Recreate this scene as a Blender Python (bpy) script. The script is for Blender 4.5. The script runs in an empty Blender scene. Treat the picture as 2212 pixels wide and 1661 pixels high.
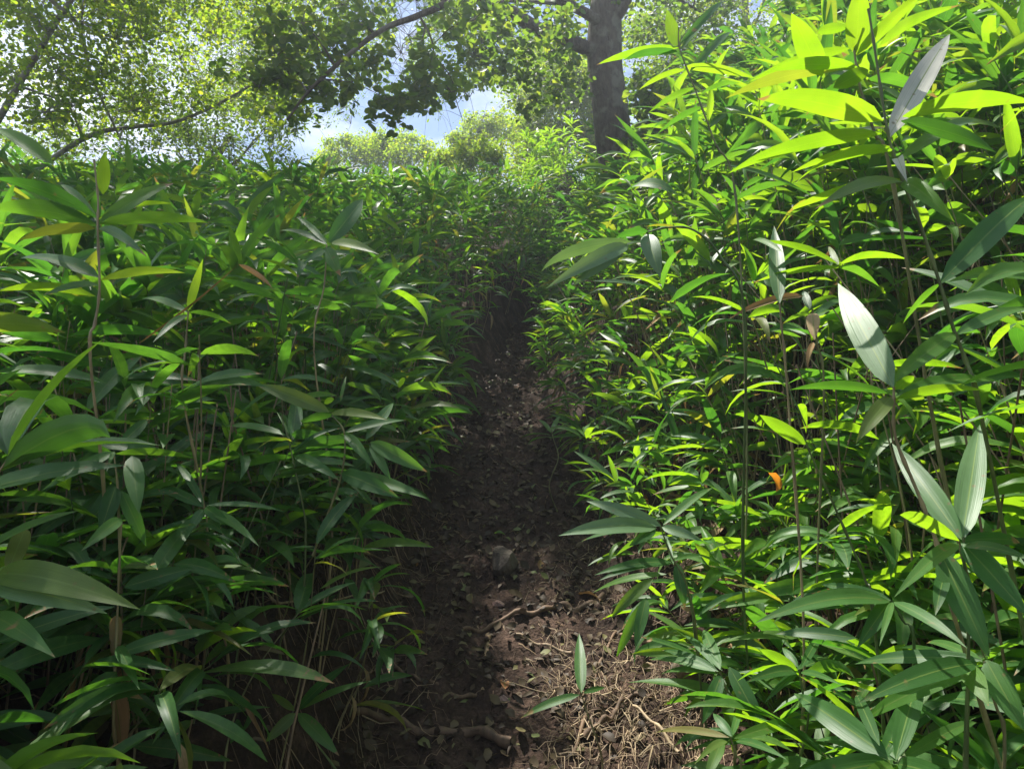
import bpy, math, random
import numpy as np
from mathutils import Vector, Matrix

R = math.radians
SC = bpy.context.scene
COL = SC.collection
random.seed(11)
RNG = np.random.default_rng(11)

# ------------------------------------------------------------------ camera
CAM = np.array([0.0, 0.0, 1.5]); PITCH = R(5.0); FPX = 1580.0; CX, CY = 1106.0, 830.5
cam_d = bpy.data.cameras.new('camera'); cam = bpy.data.objects.new('camera', cam_d); COL.objects.link(cam)
cam.location = CAM; cam.rotation_euler = (R(90) + PITCH, 0, 0)
cam_d.sensor_width = 36; cam_d.lens = 36 * FPX / 2212; cam_d.clip_start = 0.05; cam_d.clip_end = 1000
SC.camera = cam

# ------------------------------------------------------------------ sun and sky
SUN_EL, SUN_AZ = R(65), R(33)          # azimuth measured to the left of the view direction
S = np.array([-math.sin(SUN_AZ) * math.cos(SUN_EL), math.cos(SUN_AZ) * math.cos(SUN_EL), math.sin(SUN_EL)])
sun_d = bpy.data.lights.new('sun', 'SUN'); sun = bpy.data.objects.new('sun', sun_d); COL.objects.link(sun)
sun_d.energy = 5.0; sun_d.angle = R(0.55); sun_d.color = (1.0, 0.955, 0.88)
sun.rotation_euler = Vector(S).to_track_quat('Z', 'Y').to_euler()
W = bpy.data.worlds.new('World'); SC.world = W; W.use_nodes = True
nt = W.node_tree; bg = nt.nodes['Background']
sky = nt.nodes.new('ShaderNodeTexSky'); sky.sky_type = 'NISHITA'; sky.sun_disc = False
sky.sun_elevation = SUN_EL; sky.sun_rotation = -SUN_AZ; sky.air_density = 1.0; sky.dust_density = .6; sky.ozone_density = 3.0
tc = nt.nodes.new('ShaderNodeTexCoord'); mp = nt.nodes.new('ShaderNodeMapping'); mp.inputs['Scale'].default_value = (1, 1, 2.2)
nz = nt.nodes.new('ShaderNodeTexNoise'); nz.inputs['Scale'].default_value = 2.6; nz.inputs['Detail'].default_value = 9; nz.inputs['Roughness'].default_value = .55
cr = nt.nodes.new('ShaderNodeValToRGB'); cr.color_ramp.elements[0].position = .47; cr.color_ramp.elements[1].position = .70
mx = nt.nodes.new('ShaderNodeMixRGB'); mx.inputs[2].default_value = (9.5, 9.7, 10.2, 1)
nt.links.new(tc.outputs['Generated'], mp.inputs[0]); nt.links.new(mp.outputs[0], nz.inputs['Vector'])
nt.links.new(nz.outputs['Fac'], cr.inputs[0]); nt.links.new(cr.outputs[0], mx.inputs[0]); nt.links.new(sky.outputs[0], mx.inputs[1])
nt.links.new(mx.outputs[0], bg.inputs[0]); bg.inputs[1].default_value = 0.082
SC.view_settings.view_transform = 'Standard'; SC.view_settings.look = 'None'
SC.view_settings.gamma = 1; SC.view_settings.use_curve_mapping = False
SC.view_settings.exposure = 1.15
SC.render.engine = 'CYCLES'
cy = SC.cycles
cy.max_bounces = 7; cy.diffuse_bounces = 3; cy.glossy_bounces = 2; cy.transmission_bounces = 4; cy.transparent_max_bounces = 4
cy.volume_bounces = 0; cy.use_denoising = True; cy.caustics_reflective = False; cy.caustics_refractive = False
cy.sample_clamp_indirect = 4.0
HAZE = True; HAZE_DENSITY = 0.0056

# ------------------------------------------------------------------ helpers
def P(px, py, d):
    """point d metres ahead along the view axis that stands at px,py of the 2212-wide picture"""
    X = (px - CX) / FPX * d; Y = (CY - py) / FPX * d
    return np.array([X, math.cos(PITCH) * d - math.sin(PITCH) * Y, CAM[2] + math.sin(PITCH) * d + math.cos(PITCH) * Y])

def project(p):
    p = np.atleast_2d(p) - CAM
    z = p[:, 1] * math.cos(PITCH) + p[:, 2] * math.sin(PITCH); y = -p[:, 1] * math.sin(PITCH) + p[:, 2] * math.cos(PITCH)
    zz = np.where(np.abs(z) < 1e-3, 1e-3, z)
    return CX + FPX * p[:, 0] / zz, CY - FPX * y / zz, z

def _hash(ix, iy, s):
    h = (ix.astype(np.int64) * 374761393 + iy.astype(np.int64) * 668265263 + s * 1442695041) & 0x7fffffff
    h = (h ^ (h >> 13)) * 1274126177 & 0x7fffffff
    return ((h ^ (h >> 16)) & 0xffff) / 65535.0

def vnoise(x, y, s=0):
    ix, iy = np.floor(x), np.floor(y); fx, fy = x - ix, y - iy
    fx = fx * fx * (3 - 2 * fx); fy = fy * fy * (3 - 2 * fy)
    a, b, c, d = _hash(ix, iy, s), _hash(ix + 1, iy, s), _hash(ix, iy + 1, s), _hash(ix + 1, iy + 1, s)
    return (a + (b - a) * fx) * (1 - fy) + (c + (d - c) * fx) * fy

def fbm(x, y, o=4, s=0):
    r = 0; a = 1; t = 0
    for k in range(o):
        r = r + a * vnoise(x * 2 ** k + 13.7 * k, y * 2 ** k - 7.1 * k, s + k); t += a; a *= .5
    return r / t

def sstep(t):
    t = np.clip(t, 0, 1); return t * t * (3 - 2 * t)

def path_x(y): return np.interp(y, [-5, 0, 2.2, 3.6, 4.9, 7, 8.9, 11, 14, 20], [.1, .08, .05, .0, -.06, .15, .42, .95, 1.8, 4.5])
def path_w(y): return np.interp(y, [0, 2.2, 4.9, 6.5, 8.0], [.54, .50, .34, .19, .10])

def G0(x, y):
    """terrain without fine relief"""
    x = np.asarray(x, float); y = np.asarray(y, float)
    yy = np.where(y < 11, y, 11 + 5 * (1 - np.exp(-np.maximum(y - 11, 0) / 5)))
    s = .42 * yy - .344
    b = .5 * (s + np.sqrt(s * s + .09))
    t = x - path_x(y); w = path_w(y)
    ul = -t - w; ur = t - w
    wob = .08 * (fbm(x * 2, y * 2, 2, 5) - .5)
    bl = .45 * sstep((ul + wob + .06) / .3) + .06 * np.clip(ul, 0, 4)
    br = .10 * sstep((ur + wob) / .3) + .62 * np.clip(ur, 0, 3.2) + .15 * np.clip(ur - 3.2, 0, 6)
    dip = -.05 * np.clip(1 - (t / w) ** 2, 0, 1)
    return b + bl + br + dip + 1.05 * np.exp(-((x - 1.15) ** 2 + (y - 12.2) ** 2) / 1.7)

def G(x, y):
    x = np.asarray(x, float); y = np.asarray(y, float)
    z = G0(x, y)
    n = .07 * (fbm(x * 2.5, y * 2.5, 3, 1) - .5) + .06 * (fbm(x * 9, y * 9, 3, 2) - .5) + .035 * np.abs(fbm(x * 30, y * 30, 2, 3) - .5) * 2
    return z + n

def g1(x, y): return float(G(np.array([x]), np.array([y]))[0])

def ground_hit(px, py):
    a = P(px, py, 1.0) - CAM
    d = .8 * 1.0045 ** np.arange(820)
    p = CAM + a * d[:, None]; hit = np.where(p[:, 2] < G0(p[:, 0], p[:, 1]))[0]
    if len(hit) == 0: return CAM + a * 20
    q = p[hit[0]].copy(); q[2] = g1(q[0], q[1]); return q

def new_mesh(name, V, Q, uv=None, rnd=None, mats=(), mi=None, smooth=True):
    """all-quad mesh from arrays; uv per vertex; rnd per vertex"""
    V = np.asarray(V, np.float32); Q = np.asarray(Q, np.int32)
    me = bpy.data.meshes.new(name)
    me.vertices.add(len(V)); me.vertices.foreach_set('co', V.ravel())
    me.loops.add(Q.size); me.loops.foreach_set('vertex_index', Q.ravel())
    me.polygons.add(len(Q)); me.polygons.foreach_set('loop_start', np.arange(0, Q.size, 4, dtype=np.int32))
    if mi is not None: me.polygons.foreach_set('material_index', np.asarray(mi, np.int32))
    me.polygons.foreach_set('use_smooth', np.full(len(Q), smooth))
    if uv is not None:
        l = me.uv_layers.new(name='UVMap'); l.data.foreach_set('uv', np.asarray(uv, np.float32)[Q.ravel()].ravel())
    if rnd is not None:
        at = me.attributes.new('rnd', 'FLOAT', 'POINT'); at.data.foreach_set('value', np.asarray(rnd, np.float32))
    for m in mats: me.materials.append(m)
    me.update(calc_edges=True)
    return me

def link(name, me, parent=None, loc=None):
    o = bpy.data.objects.new(name, me); COL.objects.link(o)
    if parent is not None: o.parent = parent
    if loc is not None: o.location = loc
    return o

def tag(o, label=None, cat=None, group=None, kind=None):
    if label: o['label'] = label
    if cat: o['category'] = cat
    if group: o['group'] = group
    if kind: o['kind'] = kind
    return o

def thing(name, label, cat, loc=(0, 0, 0), group=None):
    o = bpy.data.objects.new(name, None); COL.objects.link(o); o.location = loc; o.empty_display_size = .1
    return tag(o, label, cat, group)

class Acc:
    def __init__(s): s.V = []; s.Q = []; s.U = []; s.Rn = []; s.M = []; s.n = 0
    def add(s, V, Q, uv=None, rnd=0.0, mi=0):
        V = np.asarray(V, np.float32); Q = np.asarray(Q)
        s.V.append(V); s.Q.append(Q + s.n); s.n += len(V)
        s.U.append(np.zeros((len(V), 2), np.float32) if uv is None else uv)
        s.Rn.append(np.full(len(V), rnd, np.float32) if np.isscalar(rnd) else rnd)
        s.M.append(np.full(len(Q), mi, np.int32) if np.isscalar(mi) else mi)
    def many(s, V, Q, uv, Mats, Ts, rnds, mi=0):
        """instances of a template: Mats (n,3,3), Ts (n,3)"""
        n = len(Ts)
        if n == 0: return
        VV = np.einsum('nij,vj->nvi', Mats, V) + Ts[:, None, :]
        QQ = Q[None] + (np.arange(n) * len(V))[:, None, None]
        s.add(VV.reshape(-1, 3), QQ.reshape(-1, 4), np.tile(uv, (n, 1)), np.repeat(np.asarray(rnds, np.float32), len(V)), mi)
    def arrays(s): return np.concatenate(s.V), np.concatenate(s.Q), np.concatenate(s.U), np.concatenate(s.Rn), np.concatenate(s.M)
    def build(s, name, mats, parent=None, loc=None, off=None):
        V, Q, U, Rn, M = s.arrays()
        if off is not None: V = V - np.asarray(off, np.float32)
        return link(name, new_mesh(name, V, Q, U, Rn, mats, M), parent, loc)

def unit(v): v = np.asarray(v, float); return v / max(np.linalg.norm(v), 1e-9)

def tube(pts, rad, sides=4, close=True):
    pts = np.asarray(pts, float); n = len(pts)
    rad = np.full(n, rad) if np.isscalar(rad) else np.asarray(rad, float)
    T = np.gradient(pts, axis=0); T /= np.maximum(np.linalg.norm(T, axis=1, keepdims=True), 1e-9)
    ref = np.array([0, 0, 1.0]) if abs(T[:, 2]).mean() < .8 else np.array([1.0, 0, 0])
    A = np.cross(T, ref); A /= np.maximum(np.linalg.norm(A, axis=1, keepdims=True), 1e-9); B = np.cross(T, A)
    a = np.arange(sides) / sides * 2 * math.pi
    V = pts[:, None] + rad[:, None, None] * (np.cos(a)[None, :, None] * A[:, None] + np.sin(a)[None, :, None] * B[:, None])
    i = np.arange(n - 1)[:, None] * sides; j = np.arange(sides)[None]; k = (j + 1) % sides
    Q = np.stack([i + j, i + k, i + sides + k, i + sides + j], -1).reshape(-1, 4)
    L = np.concatenate([[0], np.cumsum(np.linalg.norm(np.diff(pts, axis=0), axis=1))])
    uv = np.stack([np.tile(np.arange(sides) / sides, n), np.repeat(L, sides)], -1)
    return V.reshape(-1, 3), Q, uv

def smooth_poly(pts, k=6):
    """Catmull-Rom through pts"""
    p = np.asarray(pts, float)
    if len(p) < 3: return np.array([p[0] + (p[-1] - p[0]) * t for t in np.linspace(0, 1, k)])
    p = np.vstack([2 * p[0] - p[1], p, 2 * p[-1] - p[-2]]); out = []
    for i in range(1, len(p) - 2):
        for t in np.linspace(0, 1, k, endpoint=False):
            a, b, c, d = p[i - 1], p[i], p[i + 1], p[i + 2]
            out.append(.5 * (2 * b + (c - a) * t + (2 * a - 5 * b + 4 * c - d) * t * t + (-a + 3 * b - 3 * c + d) * t ** 3))
    out.append(p[-2]); return np.array(out)

def leaf_blade(L=1.0, Wd=.2, droop=.6, fold=.25, twist=0.0, ripple=.0, nseg=7, half=2, shape='bamboo', up0=.25, seed=0, curl=0.0):
    """blade along +x, width along y, face up (+z); quads"""
    t = np.linspace(0, 1, nseg + 1)
    if shape == 'bamboo':
        w = (t ** .6) * (1 - t) ** .95; w = w / w.max(); w[0] = .05; w[-1] = .01
        w = np.where(t > .86, w * (.55 + .45 * (1 - t) / .14), w)
    else:
        w = np.sqrt(np.clip(1 - ((t - .5) / .5) ** 2, 0, 1)); w *= 1 - .18 * (t - .3); w[0] = .06; w[-1] = .03
    ang = up0 - droop * t ** 1.3
    dx = np.cos(ang); dz = np.sin(ang)
    x = np.concatenate([[0], np.cumsum((dx[1:] + dx[:-1]) / 2)]) / nseg; z = np.concatenate([[0], np.cumsum((dz[1:] + dz[:-1]) / 2)]) / nseg
    u = np.linspace(-1, 1, 2 * half + 1)
    tw = twist * t
    V = []; U = []
    for i in range(nseg + 1):
        for a in u:
            y = a * w[i] * Wd / 2
            h = abs(a) * w[i] * Wd / 2 * fold + ripple * Wd * math.sin(9 * t[i] + 2.2 * a + seed) * abs(a) * w[i] + curl * a * a * w[i] * Wd
            yy = y * math.cos(tw[i]) - h * math.sin(tw[i]); hh = y * math.sin(tw[i]) + h * math.cos(tw[i])
            V.append([x[i] - math.sin(ang[i]) * hh, yy, z[i] + math.cos(ang[i]) * hh]); U.append([(a + 1) / 2, t[i]])
    m = 2 * half + 1
    Q = [[i * m + j, (i + 1) * m + j, (i + 1) * m + j + 1, i * m + j + 1] for i in range(nseg) for j in range(2 * half)]
    V = np.array(V) * L
    return V, np.array(Q), np.array(U, np.float32)

def frame(ax, upv, roll=0.0):
    ax = unit(ax); yv = np.cross(upv, ax)
    if np.linalg.norm(yv) < 1e-3: yv = np.cross([0, 1, .1], ax)
    yv = unit(yv); zv = np.cross(ax, yv)
    if roll: yv, zv = yv * math.cos(roll) + zv * math.sin(roll), zv * math.cos(roll) - yv * math.sin(roll)
    return np.stack([ax, yv, zv], 1)

# ------------------------------------------------------------------ materials
def nodes_of(name):
    m = bpy.data.materials.new(name); m.use_nodes = True; n = m.node_tree
    return m, n, n.nodes['Principled BSDF'], n.nodes['Material Output']

def N(n, t, **kw):
    o = n.nodes.new(t)
    for k, v in kw.items():
        if k in o.inputs: o.inputs[k].default_value = v
        else: setattr(o, k, v)
    return o

def rand_node(n):
    oi = N(n, 'ShaderNodeObjectInfo'); at = N(n, 'ShaderNodeAttribute', attribute_name='rnd')
    a = N(n, 'ShaderNodeMath', operation='ADD'); f = N(n, 'ShaderNodeMath', operation='FRACT')
    n.links.new(oi.outputs['Random'], a.inputs[0]); n.links.new(at.outputs['Fac'], a.inputs[1]); n.links.new(a.outputs[0], f.inputs[0])
    return f.outputs[0]

def ramp(n, src, stops):
    r = N(n, 'ShaderNodeValToRGB'); e = r.color_ramp.elements
    e[0].position, e[0].color = stops[0][0], (*stops[0][1], 1); e[1].position, e[1].color = stops[-1][0], (*stops[-1][1], 1)
    for p, c in stops[1:-1]:
        q = e.new(p); q.color = (*c, 1)
    if src is not None: n.links.new(src, r.inputs[0])
    return r.outputs[0]

def leaf_material(name, stops, tstops, rough=.4, trans=.5, veins=True, spec=.5, tan=(.3, .2, .08), tan_amt=.0, pale_back=.3):
    m, n, p, out = nodes_of(name)
    r = rand_node(n); L = n.links.new
    col = ramp(n, r, stops); tcol = ramp(n, r, tstops)
    uv = N(n, 'ShaderNodeUVMap'); sp = N(n, 'ShaderNodeSeparateXYZ'); L(uv.outputs[0], sp.inputs[0])
    nzs = N(n, 'ShaderNodeTexNoise', Scale=14.0, Detail=4.0); tcn = N(n, 'ShaderNodeTexCoord'); L(tcn.outputs['Object'], nzs.inputs['Vector'])
    mv = N(n, 'ShaderNodeMixRGB', blend_type='MULTIPLY'); mv.inputs[0].default_value = .5
    L(ramp(n, nzs.outputs['Fac'], [(.3, (.72, .75, .7)), (.7, (1.18, 1.15, 1.1))]), mv.inputs[2]); L(col, mv.inputs[1]); cur = mv.outputs[0]
    bump_src = None
    if veins:
        mr = N(n, 'ShaderNodeMath', operation='SUBTRACT'); mr.inputs[1].default_value = .5; L(sp.outputs[0], mr.inputs[0])
        ab = N(n, 'ShaderNodeMath', operation='ABSOLUTE'); L(mr.outputs[0], ab.inputs[0])
        rib = ramp(n, ab.outputs[0], [(.012, (1, 1, 1)), (.035, (0, 0, 0))])
        mm = N(n, 'ShaderNodeMixRGB'); L(rib, mm.inputs[0]); L(cur, mm.inputs[1]); mm.inputs[2].default_value = (.17, .25, .06, 1); cur = mm.outputs[0]
        cb = N(n, 'ShaderNodeCombineXYZ'); mu = N(n, 'ShaderNodeMath', operation='MULTIPLY'); mu.inputs[1].default_value = 26; L(sp.outputs[0], mu.inputs[0])
        mu2 = N(n, 'ShaderNodeMath', operation='MULTIPLY'); mu2.inputs[1].default_value = 1.2; L(sp.outputs[1], mu2.inputs[0])
        L(mu.outputs[0], cb.inputs[0]); L(mu2.outputs[0], cb.inputs[1]); L(r, cb.inputs[2])
        vn = N(n, 'ShaderNodeTexNoise', Scale=1.0, Detail=3.0); L(cb.outputs[0], vn.inputs['Vector'])
        vm = N(n, 'ShaderNodeMixRGB', blend_type='MULTIPLY'); vm.inputs[0].default_value = .55
        L(cur, vm.inputs[1]); L(ramp(n, vn.outputs['Fac'], [(.3, (.7, .74, .68)), (.7, (1.25, 1.2, 1.2))]), vm.inputs[2]); cur = vm.outputs[0]
        bump_src = vn.outputs['Fac']
    if tan_amt > 0:
        # dry margins and tips: grow from the tip and edges by noise
        ed = N(n, 'ShaderNodeMath', operation='POWER'); L(sp.outputs[1], ed.inputs[0]); ed.inputs[1].default_value = 6
        nn = N(n, 'ShaderNodeTexNoise', Scale=22.0, Detail=3.0); L(tcn.outputs['Object'], nn.inputs['Vector'])
        wn = N(n, 'ShaderNodeTexWhiteNoise', noise_dimensions='1D'); L(r, wn.inputs['W']); w4 = N(n, 'ShaderNodeMath', operation='POWER'); L(wn.outputs['Value'], w4.inputs[0]); w4.inputs[1].default_value = 2.2
        w5 = N(n, 'ShaderNodeMath', operation='MULTIPLY'); L(w4.outputs[0], w5.inputs[0]); w5.inputs[1].default_value = .5
        ad = N(n, 'ShaderNodeMath', operation='MULTIPLY_ADD'); L(ed.outputs[0], ad.inputs[0]); L(w5.outputs[0], ad.inputs[1]); L(nn.outputs['Fac'], ad.inputs[2])
        gt = ramp(n, ad.outputs[0], [(.78 - tan_amt * .2, (0, 0, 0)), (.86 - tan_amt * .2, (1, 1, 1))])
        tm = N(n, 'ShaderNodeMixRGB'); L(gt, tm.inputs[0]); L(cur, tm.inputs[1]); tm.inputs[2].default_value = (*tan, 1); cur = tm.outputs[0]
        tm2 = N(n, 'ShaderNodeMixRGB'); L(gt, tm2.inputs[0]); L(tcol, tm2.inputs[1]); tm2.inputs[2].default_value = (.35, .2, .06, 1); tcol = tm2.outputs[0]
    sn = N(n, 'ShaderNodeTexVoronoi', Scale=38.0); L(tcn.outputs['Object'], sn.inputs['Vector'])
    sm = N(n, 'ShaderNodeMixRGB'); L(ramp(n, sn.outputs['Distance'], [(.07, (.75, .75, .75)), (.13, (0, 0, 0))]), sm.inputs[0]); L(cur, sm.inputs[1]); sm.inputs[2].default_value = (*[c * .55 for c in tan], 1); cur = sm.outputs[0]
    tn = N(n, 'ShaderNodeMixRGB', blend_type='MULTIPLY'); tn.inputs[0].default_value = .6; L(tcol, tn.inputs[1]); L(ramp(n, nzs.outputs['Fac'], [(.32, (.6, .68, .6)), (.68, (1.2, 1.12, 1.1))]), tn.inputs[2]); tcol = tn.outputs[0]
    geo = N(n, 'ShaderNodeNewGeometry')
    bk = N(n, 'ShaderNodeMixRGB'); bf = N(n, 'ShaderNodeMath', operation='MULTIPLY'); L(geo.outputs['Backfacing'], bf.inputs[0]); bf.inputs[1].default_value = pale_back
    L(bf.outputs[0], bk.inputs[0]); L(cur, bk.inputs[1]); bk.inputs[2].default_value = (.13, .2, .09, 1); cur = bk.outputs[0]
    L(cur, p.inputs['Base Color']); p.inputs['Roughness'].default_value = rough; p.inputs['Specular IOR Level'].default_value = spec
    rr = N(n, 'ShaderNodeMapRange'); L(nzs.outputs['Fac'], rr.inputs[0]); rr.inputs[3].default_value = rough - .1; rr.inputs[4].default_value = rough + .14; L(rr.outputs[0], p.inputs['Roughness'])
    if bump_src is not None:
        b = N(n, 'ShaderNodeBump', Strength=.35, Distance=.0012); L(bump_src, b.inputs['Height']); L(b.outputs[0], p.inputs['Normal'])
    tr = N(n, 'ShaderNodeBsdfTranslucent'); L(tcol, tr.inputs[0])
    ms = N(n, 'ShaderNodeMixShader'); ms.inputs[0].default_value = trans; L(p.outputs[0], ms.inputs[1]); L(tr.outputs[0], ms.inputs[2])
    L(ms.outputs[0], out.inputs[0]); return m

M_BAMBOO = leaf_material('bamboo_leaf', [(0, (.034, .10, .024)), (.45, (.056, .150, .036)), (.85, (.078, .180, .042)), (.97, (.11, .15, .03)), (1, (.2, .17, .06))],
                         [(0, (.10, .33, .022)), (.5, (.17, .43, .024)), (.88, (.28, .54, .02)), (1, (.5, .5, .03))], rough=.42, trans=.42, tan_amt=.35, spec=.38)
M_LIT_LIME = leaf_material('lit_lime_bamboo_leaf', [(0, (.06, .16, .024)), (1, (.095, .205, .036))], [(0, (.30, .58, .012)), (1, (.42, .66, .018))], rough=.42, trans=.5, tan_amt=.3, spec=.38)  # lime copy of the bamboo leaf, sunlight put into its colour
M_PALE_LIT = leaf_material('pale_lit_leaf', [(0, (.095, .18, .07)), (1, (.13, .23, .095))], [(0, (.2, .36, .08)), (1, (.3, .45, .12))], rough=.45, trans=.25, spec=.5, pale_back=0)  # paler copy of the bamboo leaf, front light painted into the colour
M_SHEEN_WHITE = leaf_material('sheen_white_leaf', [(0, (.36, .37, .31)), (1, (.5, .5, .43))], [(0, (.35, .38, .2)), (1, (.45, .45, .25))], rough=.5, trans=.3, tan_amt=.3, pale_back=0)  # whitish reflected sheen painted as leaf colour
M_DEAD = leaf_material('dry_leaf', [(0, (.17, .10, .045)), (.4, (.30, .19, .09)), (.8, (.42, .31, .17)), (1, (.33, .13, .05))],
                       [(0, (.3, .16, .05)), (1, (.5, .3, .12))], rough=.7, trans=.25, spec=.2, pale_back=0)
M_LITTER = leaf_material('leaf_litter', [(0, (.035, .024, .014)), (.45, (.07, .048, .026)), (.8, (.12, .085, .045)), (.93, (.15, .13, .05)), (1, (.13, .16, .05))],
                         [(0, (.06, .04, .02)), (1, (.1, .07, .03))], rough=.6, trans=.1, spec=.3, veins=False, pale_back=0)
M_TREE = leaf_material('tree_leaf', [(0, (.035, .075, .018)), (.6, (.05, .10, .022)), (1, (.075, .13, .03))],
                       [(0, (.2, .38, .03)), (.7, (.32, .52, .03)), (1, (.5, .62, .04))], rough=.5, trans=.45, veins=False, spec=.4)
M_TREEY = leaf_material('sun_painted_tree_leaf', [(0, (.05, .1, .02)), (.6, (.09, .15, .025)), (1, (.12, .17, .035))],
                        [(0, (.30, .50, .02)), (.7, (.45, .62, .025)), (1, (.62, .68, .04))], rough=.5, trans=.64, veins=False, spec=.3)  # sunlit copy of the tree leaf, glow put into its colour
M_HERB = leaf_material('herb_leaf', [(0, (.05, .12, .03)), (1, (.09, .18, .04))], [(0, (.2, .4, .03)), (1, (.3, .5, .04))], rough=.5, trans=.4, veins=False)

def stalk_material(name, stops, rough=.5):
    m, n, p, out = nodes_of(name); L = n.links.new; r = rand_node(n)
    tcn = N(n, 'ShaderNodeTexCoord'); mpn = N(n, 'ShaderNodeMapping'); mpn.inputs['Scale'].default_value = (1, 1, .12); L(tcn.outputs['Object'], mpn.inputs[0])
    nn = N(n, 'ShaderNodeTexNoise', Scale=60.0, Detail=4.0); L(mpn.outputs[0], nn.inputs['Vector'])
    mxn = N(n, 'ShaderNodeMixRGB', blend_type='MULTIPLY'); mxn.inputs[0].default_value = .8
    L(ramp(n, r, stops), mxn.inputs[1]); L(ramp(n, nn.outputs['Fac'], [(.35, (.55, .55, .5)), (.65, (1.3, 1.25, 1.2))]), mxn.inputs[2])
    L(mxn.outputs[0], p.inputs['Base Color']); p.inputs['Roughness'].default_value = rough
    b = N(n, 'ShaderNodeBump', Strength=.3, Distance=.001); L(nn.outputs['Fac'], b.inputs['Height']); L(b.outputs[0], p.inputs['Normal'])
    return m
M_CULM = stalk_material('bamboo_culm', [(0, (.06, .11, .03)), (.35, (.12, .16, .05)), (.6, (.22, .2, .09)), (1, (.34, .26, .14))])
M_DRYCULM = stalk_material('dry_culm', [(0, (.16, .11, .06)), (.5, (.28, .2, .12)), (1, (.42, .33, .2))], .65)
M_ROOT = stalk_material('root_bark', [(0, (.10, .06, .035)), (.5, (.2, .125, .07)), (1, (.33, .23, .13))], .75)

def bark_material(name, a, b, c):
    m, n, p, out = nodes_of(name); L = n.links.new
    tcn = N(n, 'ShaderNodeTexCoord'); mpn = N(n, 'ShaderNodeMapping'); mpn.inputs['Scale'].default_value = (1, 1, .35); L(tcn.outputs['Object'], mpn.inputs[0])
    n1 = N(n, 'ShaderNodeTexNoise', Scale=26.0, Detail=8.0, Roughness=.65); L(mpn.outputs[0], n1.inputs['Vector'])
    n2 = N(n, 'ShaderNodeTexNoise', Scale=7.0, Detail=5.0); L(tcn.outputs['Object'], n2.inputs['Vector'])
    mxn = N(n, 'ShaderNodeMixRGB'); L(ramp(n, n2.outputs['Fac'], [(.5, (0, 0, 0)), (.62, (.8, .8, .8))]), mxn.inputs[0])
    L(ramp(n, n1.outputs['Fac'], [(.3, a), (.7, b)]), mxn.inputs[1]); mxn.inputs[2].default_value = (*c, 1)
    L(mxn.outputs[0], p.inputs['Base Color']); p.inputs['Roughness'].default_value = .85
    bp = N(n, 'ShaderNodeBump', Strength=1.0, Distance=.03); L(n1.outputs['Fac'], bp.inputs['Height']); L(bp.outputs[0], p.inputs['Normal'])
    return m
M_BARK = bark_material('grey_bark', (.05, .041, .03), (.16, .13, .095), (.21, .2, .155))
M_PALEBARK = bark_material('pale_bark', (.12, .105, .085), (.28, .26, .22), (.34, .33, .28))
M_MOSSROCK = bark_material('mossy_rock', (.14, .11, .07), (.3, .24, .15), (.12, .16, .03))
M_STONE = bark_material('dark_stone', (.045, .034, .024), (.12, .092, .066), (.16, .13, .095))
M_PINK = bark_material('pink_stone', (.28, .17, .13), (.48, .32, .26), (.4, .3, .24))

def soil_material():
    m, n, p, out = nodes_of('dark_soil'); L = n.links.new
    tcn = N(n, 'ShaderNodeTexCoord')
    n1 = N(n, 'ShaderNodeTexNoise', Scale=9.0, Detail=10.0, Roughness=.7); n2 = N(n, 'ShaderNodeTexNoise', Scale=70.0, Detail=6.0, Roughness=.7); n3 = N(n, 'ShaderNodeTexVoronoi', Scale=85.0)
    for q in (n1, n2, n3): L(tcn.outputs['Object'], q.inputs['Vector'])
    mxn = N(n, 'ShaderNodeMixRGB', blend_type='MULTIPLY'); mxn.inputs[0].default_value = .85
    L(ramp(n, n1.outputs['Fac'], [(.3, (.02, .012, .008)), (.52, (.05, .031, .021)), (.78, (.17, .112, .082))]), mxn.inputs[1])
    L(ramp(n, n2.outputs['Fac'], [(.3, (.45, .42, .4)), (.7, (1.5, 1.45, 1.4))]), mxn.inputs[2])
    L(mxn.outputs[0], p.inputs['Base Color'])
    rr = N(n, 'ShaderNodeMapRange'); L(n1.outputs['Fac'], rr.inputs[0]); rr.inputs[3].default_value = .78; rr.inputs[4].default_value = 1.0; p.inputs['Specular IOR Level'].default_value = .22; L(rr.outputs[0], p.inputs['Roughness'])
    ad = N(n, 'ShaderNodeMath', operation='MULTIPLY_ADD'); L(n3.outputs['Distance'], ad.inputs[0]); ad.inputs[1].default_value = .5; L(n2.outputs['Fac'], ad.inputs[2])
    bp = N(n, 'ShaderNodeBump', Strength=.9, Distance=.012); L(ad.outputs[0], bp.inputs['Height']); L(bp.outputs[0], p.inputs['Normal'])
    return m
M_SOIL = soil_material()

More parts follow.
